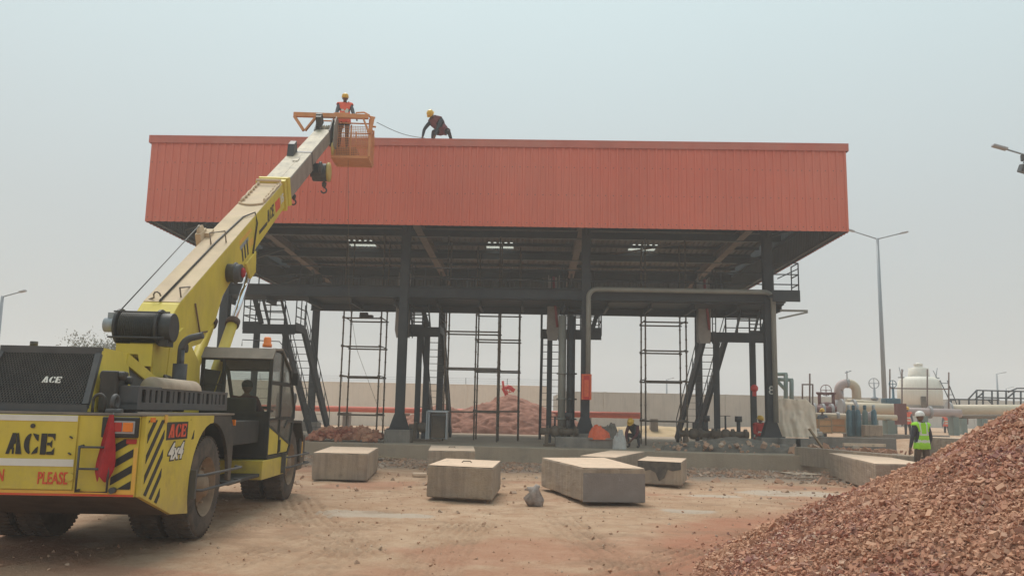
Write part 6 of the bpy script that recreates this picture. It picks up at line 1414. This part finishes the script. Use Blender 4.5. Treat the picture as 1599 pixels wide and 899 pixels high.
# front mudguard with clutter, front structure
b = MB(); yz(b, [(6.0, 1.30), (6.2, 1.40), (7.3, 1.38), (7.6, 1.0), (7.56, .98), (7.28, 1.33), (6.2, 1.35), (6.02, 1.26)], .78, 1.24); b.build('front_mudguard', m_blk, crane, bevel=.008); b = MB(); yz(b, [(6.0, 1.30), (6.2, 1.40), (7.3, 1.38), (7.6, 1.0), (7.56, .98), (7.28, 1.33), (6.2, 1.35), (6.02, 1.26)], -1.24, -.78); b.build('front_mudguard', m_blk, crane, bevel=.008)
b = MB(); b.bx(-1.0, 1.15, 7.55, 7.95, .45, 1.15); b.bx(1.16, 1.2, 7.5, 7.9, .6, 1.1); b.build('front_bumper', m_blk, crane, bevel=.02)
b = MB(); b.bx(1.201, 1.206, 7.6, 7.66, .7, 1.05); b.build('reflective_tape', m_tape, crane)
b = MB(); b.bx(.85, 1.12, 6.85, 7.25, 1.41, 1.72); b.cyl((.82, 7.05, 1.78), (1.16, 7.05, 1.78), .10, 14); b.tube([(.9, 7.3, 1.4), (.9, 7.4, 1.75), (1.05, 7.35, 1.9)], .02, 6); b.tube([(1.12, 6.8, 1.42), (1.14, 6.75, 1.62), (1.05, 6.8, 1.7)], .025, 6); b.build('hydraulic_unit', m_gum, crane, bevel=.015)
b = MB(); b.bx(-1.15, -.6, 6.0, 7.5, 1.05, 1.9); b.build('engine_cover', m_yel, crane, bevel=.03)
# operator
def cr_world(x, y, z): return CO+Matrix.Rotation(CYAW, 3, 'Z')@Vector((x, y, z))
J = dict(pelvis=(0, 0, .06), chest=(0, .04, .42), neck=(0, .06, .58), head=(0, .09, .73), shl=(-.17, .04, .52), shr=(.17, .04, .52), ell=(-.22, .18, .28), elr=(.22, .18, .28), wrl=(-.12, .42, .32), wrr=(.12, .42, .32),
         hipl=(-.1, .05, .05), hipr=(.1, .05, .05), knl=(-.14, .42, .12), knr=(.14, .42, .12), anl=(-.14, .48, -.28), anr=(.14, .48, -.28))
person('crane operator in dark maroon jacket seated inside the yellow crane cab', cr_world(.72, 5.32, 1.20), CYAW, J, m_shirt_mar, m_trouser, None, None, look=(0, 1, 0))

# ---------------------------------------------------------------- man basket at the boom head
BK = cr_world(.52, 15.62, 8.90); bk = thing('man_basket', 'orange mesh work basket hung at the crane boom head', 'basket', BK, CYAW)
hx_, hy_ = .53, .45
b = MB(); b.bx(-hx_, hx_, -hy_, hy_, 0, .03)
for z in (.02,): 
    for s in (-1, 1): b.beam((-hx_, s*hy_, z), (hx_, s*hy_, z), .05, .07); b.beam((s*hx_, -hy_, z), (s*hx_, hy_, z), .05, .07)
b.build('floor', m_orange, bk)
for s in (-1, 1):
    for t_ in (-1, 1):
        b = MB(); b.beam((s*hx_, t_*hy_, .06), (s*hx_, t_*hy_, 1.15 if t_ > 0 else 1.2), .045, .045); b.build('post', m_orange, bk)
b = MB(); b.cyl((0, -hy_, .04), (0, -hy_, 1.0), .018, 6); b.cyl((.0, hy_, .04), (0, hy_, 1.1), .018, 6); b.build('post', m_orange, bk)
for s in (-1, 1):
    b = MB(); b.cyl((-hx_, s*hy_, 1.05), (hx_, s*hy_, 1.05), .022, 8); b.cyl((-hx_, s*hy_, .6), (hx_, s*hy_, .6), .014, 8); b.build('rail', m_orange, bk)
    b = MB(); b.cyl((s*hx_, -hy_, 1.05), (s*hx_, hy_, 1.05), .022, 8); b.build('rail', m_orange, bk)
b = MB()
for s in (-1, 1):
    for k in range(23): x = -hx_+.05*k; b.beam((x, s*hy_, .05), (x, s*hy_, .98), .010, .010)
    for k in range(18): z = .07+k*.052; b.beam((-hx_, s*hy_, z), (hx_, s*hy_, z), .010, .010)
for s in (-1, 1):
    for k in range(18): y = -hy_+.05*k; b.beam((s*hx_, y, .05), (s*hx_, y, .98), .010, .010)
    for k in range(18): z = .07+k*.052; b.beam((s*hx_, -hy_, z), (s*hx_, hy_, z), .010, .010)
b.build('mesh_infill', m_orange, bk)
b = MB(); b.beam((-1.68, -hy_-.12, 1.22), (.50, -hy_-.12, 1.22), .12, .13); b.build('support_beam', m_orange, bk, bevel=.01)
b = MB(); b.beam((-1.66, -hy_-.12, 1.17), (-1.36, -hy_-.12, .74), .10, .09); b.beam((-1.04, -hy_-.12, 1.15), (-1.32, -hy_-.12, .74), .10, .06); b.build('end_bracket', m_orange, bk, bevel=.008)
b = MB(); b.beam((.36, -hy_-.12, 1.16), (.54, -hy_-.1, .72), .1, .05); b.beam((.64, -hy_-.12, 1.22), (.56, -hy_-.1, .72), .1, .05); b.beam((.56, -hy_-.06, .74), (.56, -hy_-.06, .02), .06, .06); b.build('end_bracket', m_orange, bk, bevel=.006)
b = MB(); b.tube([(-1.2, hy_, 1.2), (-1.2, hy_, 1.42), (-.4, hy_, 1.42), (-.4, hy_, 1.2)], .025, 8); b.build('hand_rail', m_orange, bk); b = MB(); b.tube([(-hx_, -hy_, 1.08), (-hx_, -hy_, 1.35), (-.2, -hy_, 1.36)], .02, 8); b.build('hand_rail', m_orange, bk); b = MB(); b.tube([(.1, -hy_, 1.28), (.12, -hy_, 1.38), (.35, -hy_, 1.40), (.5, -hy_, 1.32), (.58, -hy_, 1.18)], .025, 8); b.cyl((.5, -hy_, 1.28), (.68, -hy_, 1.24), .03, 8); b.cyl((.55, -hy_, .98), (.72, -hy_, .96), .03, 8); b.build('hand_rail', m_orange, bk)
b = MB(); b.bx(-.45, .15, -.30, .25, .032, .36); tb = b.build('tool_box', mat('tool_box_paint', (.35, .16, .08), .6), None, bevel=.02); tb.location = BK; tb.rotation_euler = (0, 0, CYAW); tag(tb, 'brown steel tool box the worker stands on in the basket', 'tool box')
J = dict(STAND); J.update(ell=(-.25, .02, 1.12), wrl=(-.26, .16, .93), elr=(.24, .06, 1.12), wrr=(.20, .26, .95))
J = dict(pelvis=(0, 0, .93), chest=(0, .02, 1.28), neck=(0, .02, 1.44), head=(0, .06, 1.59), shl=(-.18, .02, 1.38), shr=(.18, .02, 1.38), ell=(-.27, .0, 1.12), elr=(.23, .05, 1.12), wrl=(-.36, .16, .96), wrr=(.22, .22, .90), hipl=(-.09, 0, .88), hipr=(.09, 0, .88), knl=(-.11, .03, .48), knr=(.11, .03, .48), anl=(-.12, 0, .07), anr=(.12, 0, .07))
person('worker in orange safety vest and yellow helmet standing in the basket', cr_world(.22, 15.60, 9.27), R(180+8), J, m_shirt_grey, m_trouser, m_hivis_o, m_helm_y, look=(-.15, 1, -.35))
# cable from the basket to the fascia top, rope hanging from the basket
a = cr_world(1.24, 15.3, 10.05); c = Vector((ps.x-.42, 27.2, ZT+.16)); b = MB(); b.tube([a.lerp(c, k/14)-Vector((0, 0, .10*math.sin(PI*k/14))) for k in range(15)], .009, 6); o = b.build('safety_cable', m_rope, None); tag(o, 'thin dark cable sagging from the basket to the roof worker', 'cable')
a = cr_world(.45, 15.3, 8.86); b = MB(); e = P(545, 470, Y=26.0); e2 = P(592, 640, Y=28.6); b.tube([a, P(544, 352, Y=25), e, e.lerp(e2, .4)+Vector((-.15, 0, -.1)), e2, Vector((e2.x+.3, 28.9, .52))], .006, 5); o = b.build('hanging_rope', m_scaf, None); tag(o, 'thin rope hanging down from the basket to the pavement', 'rope')
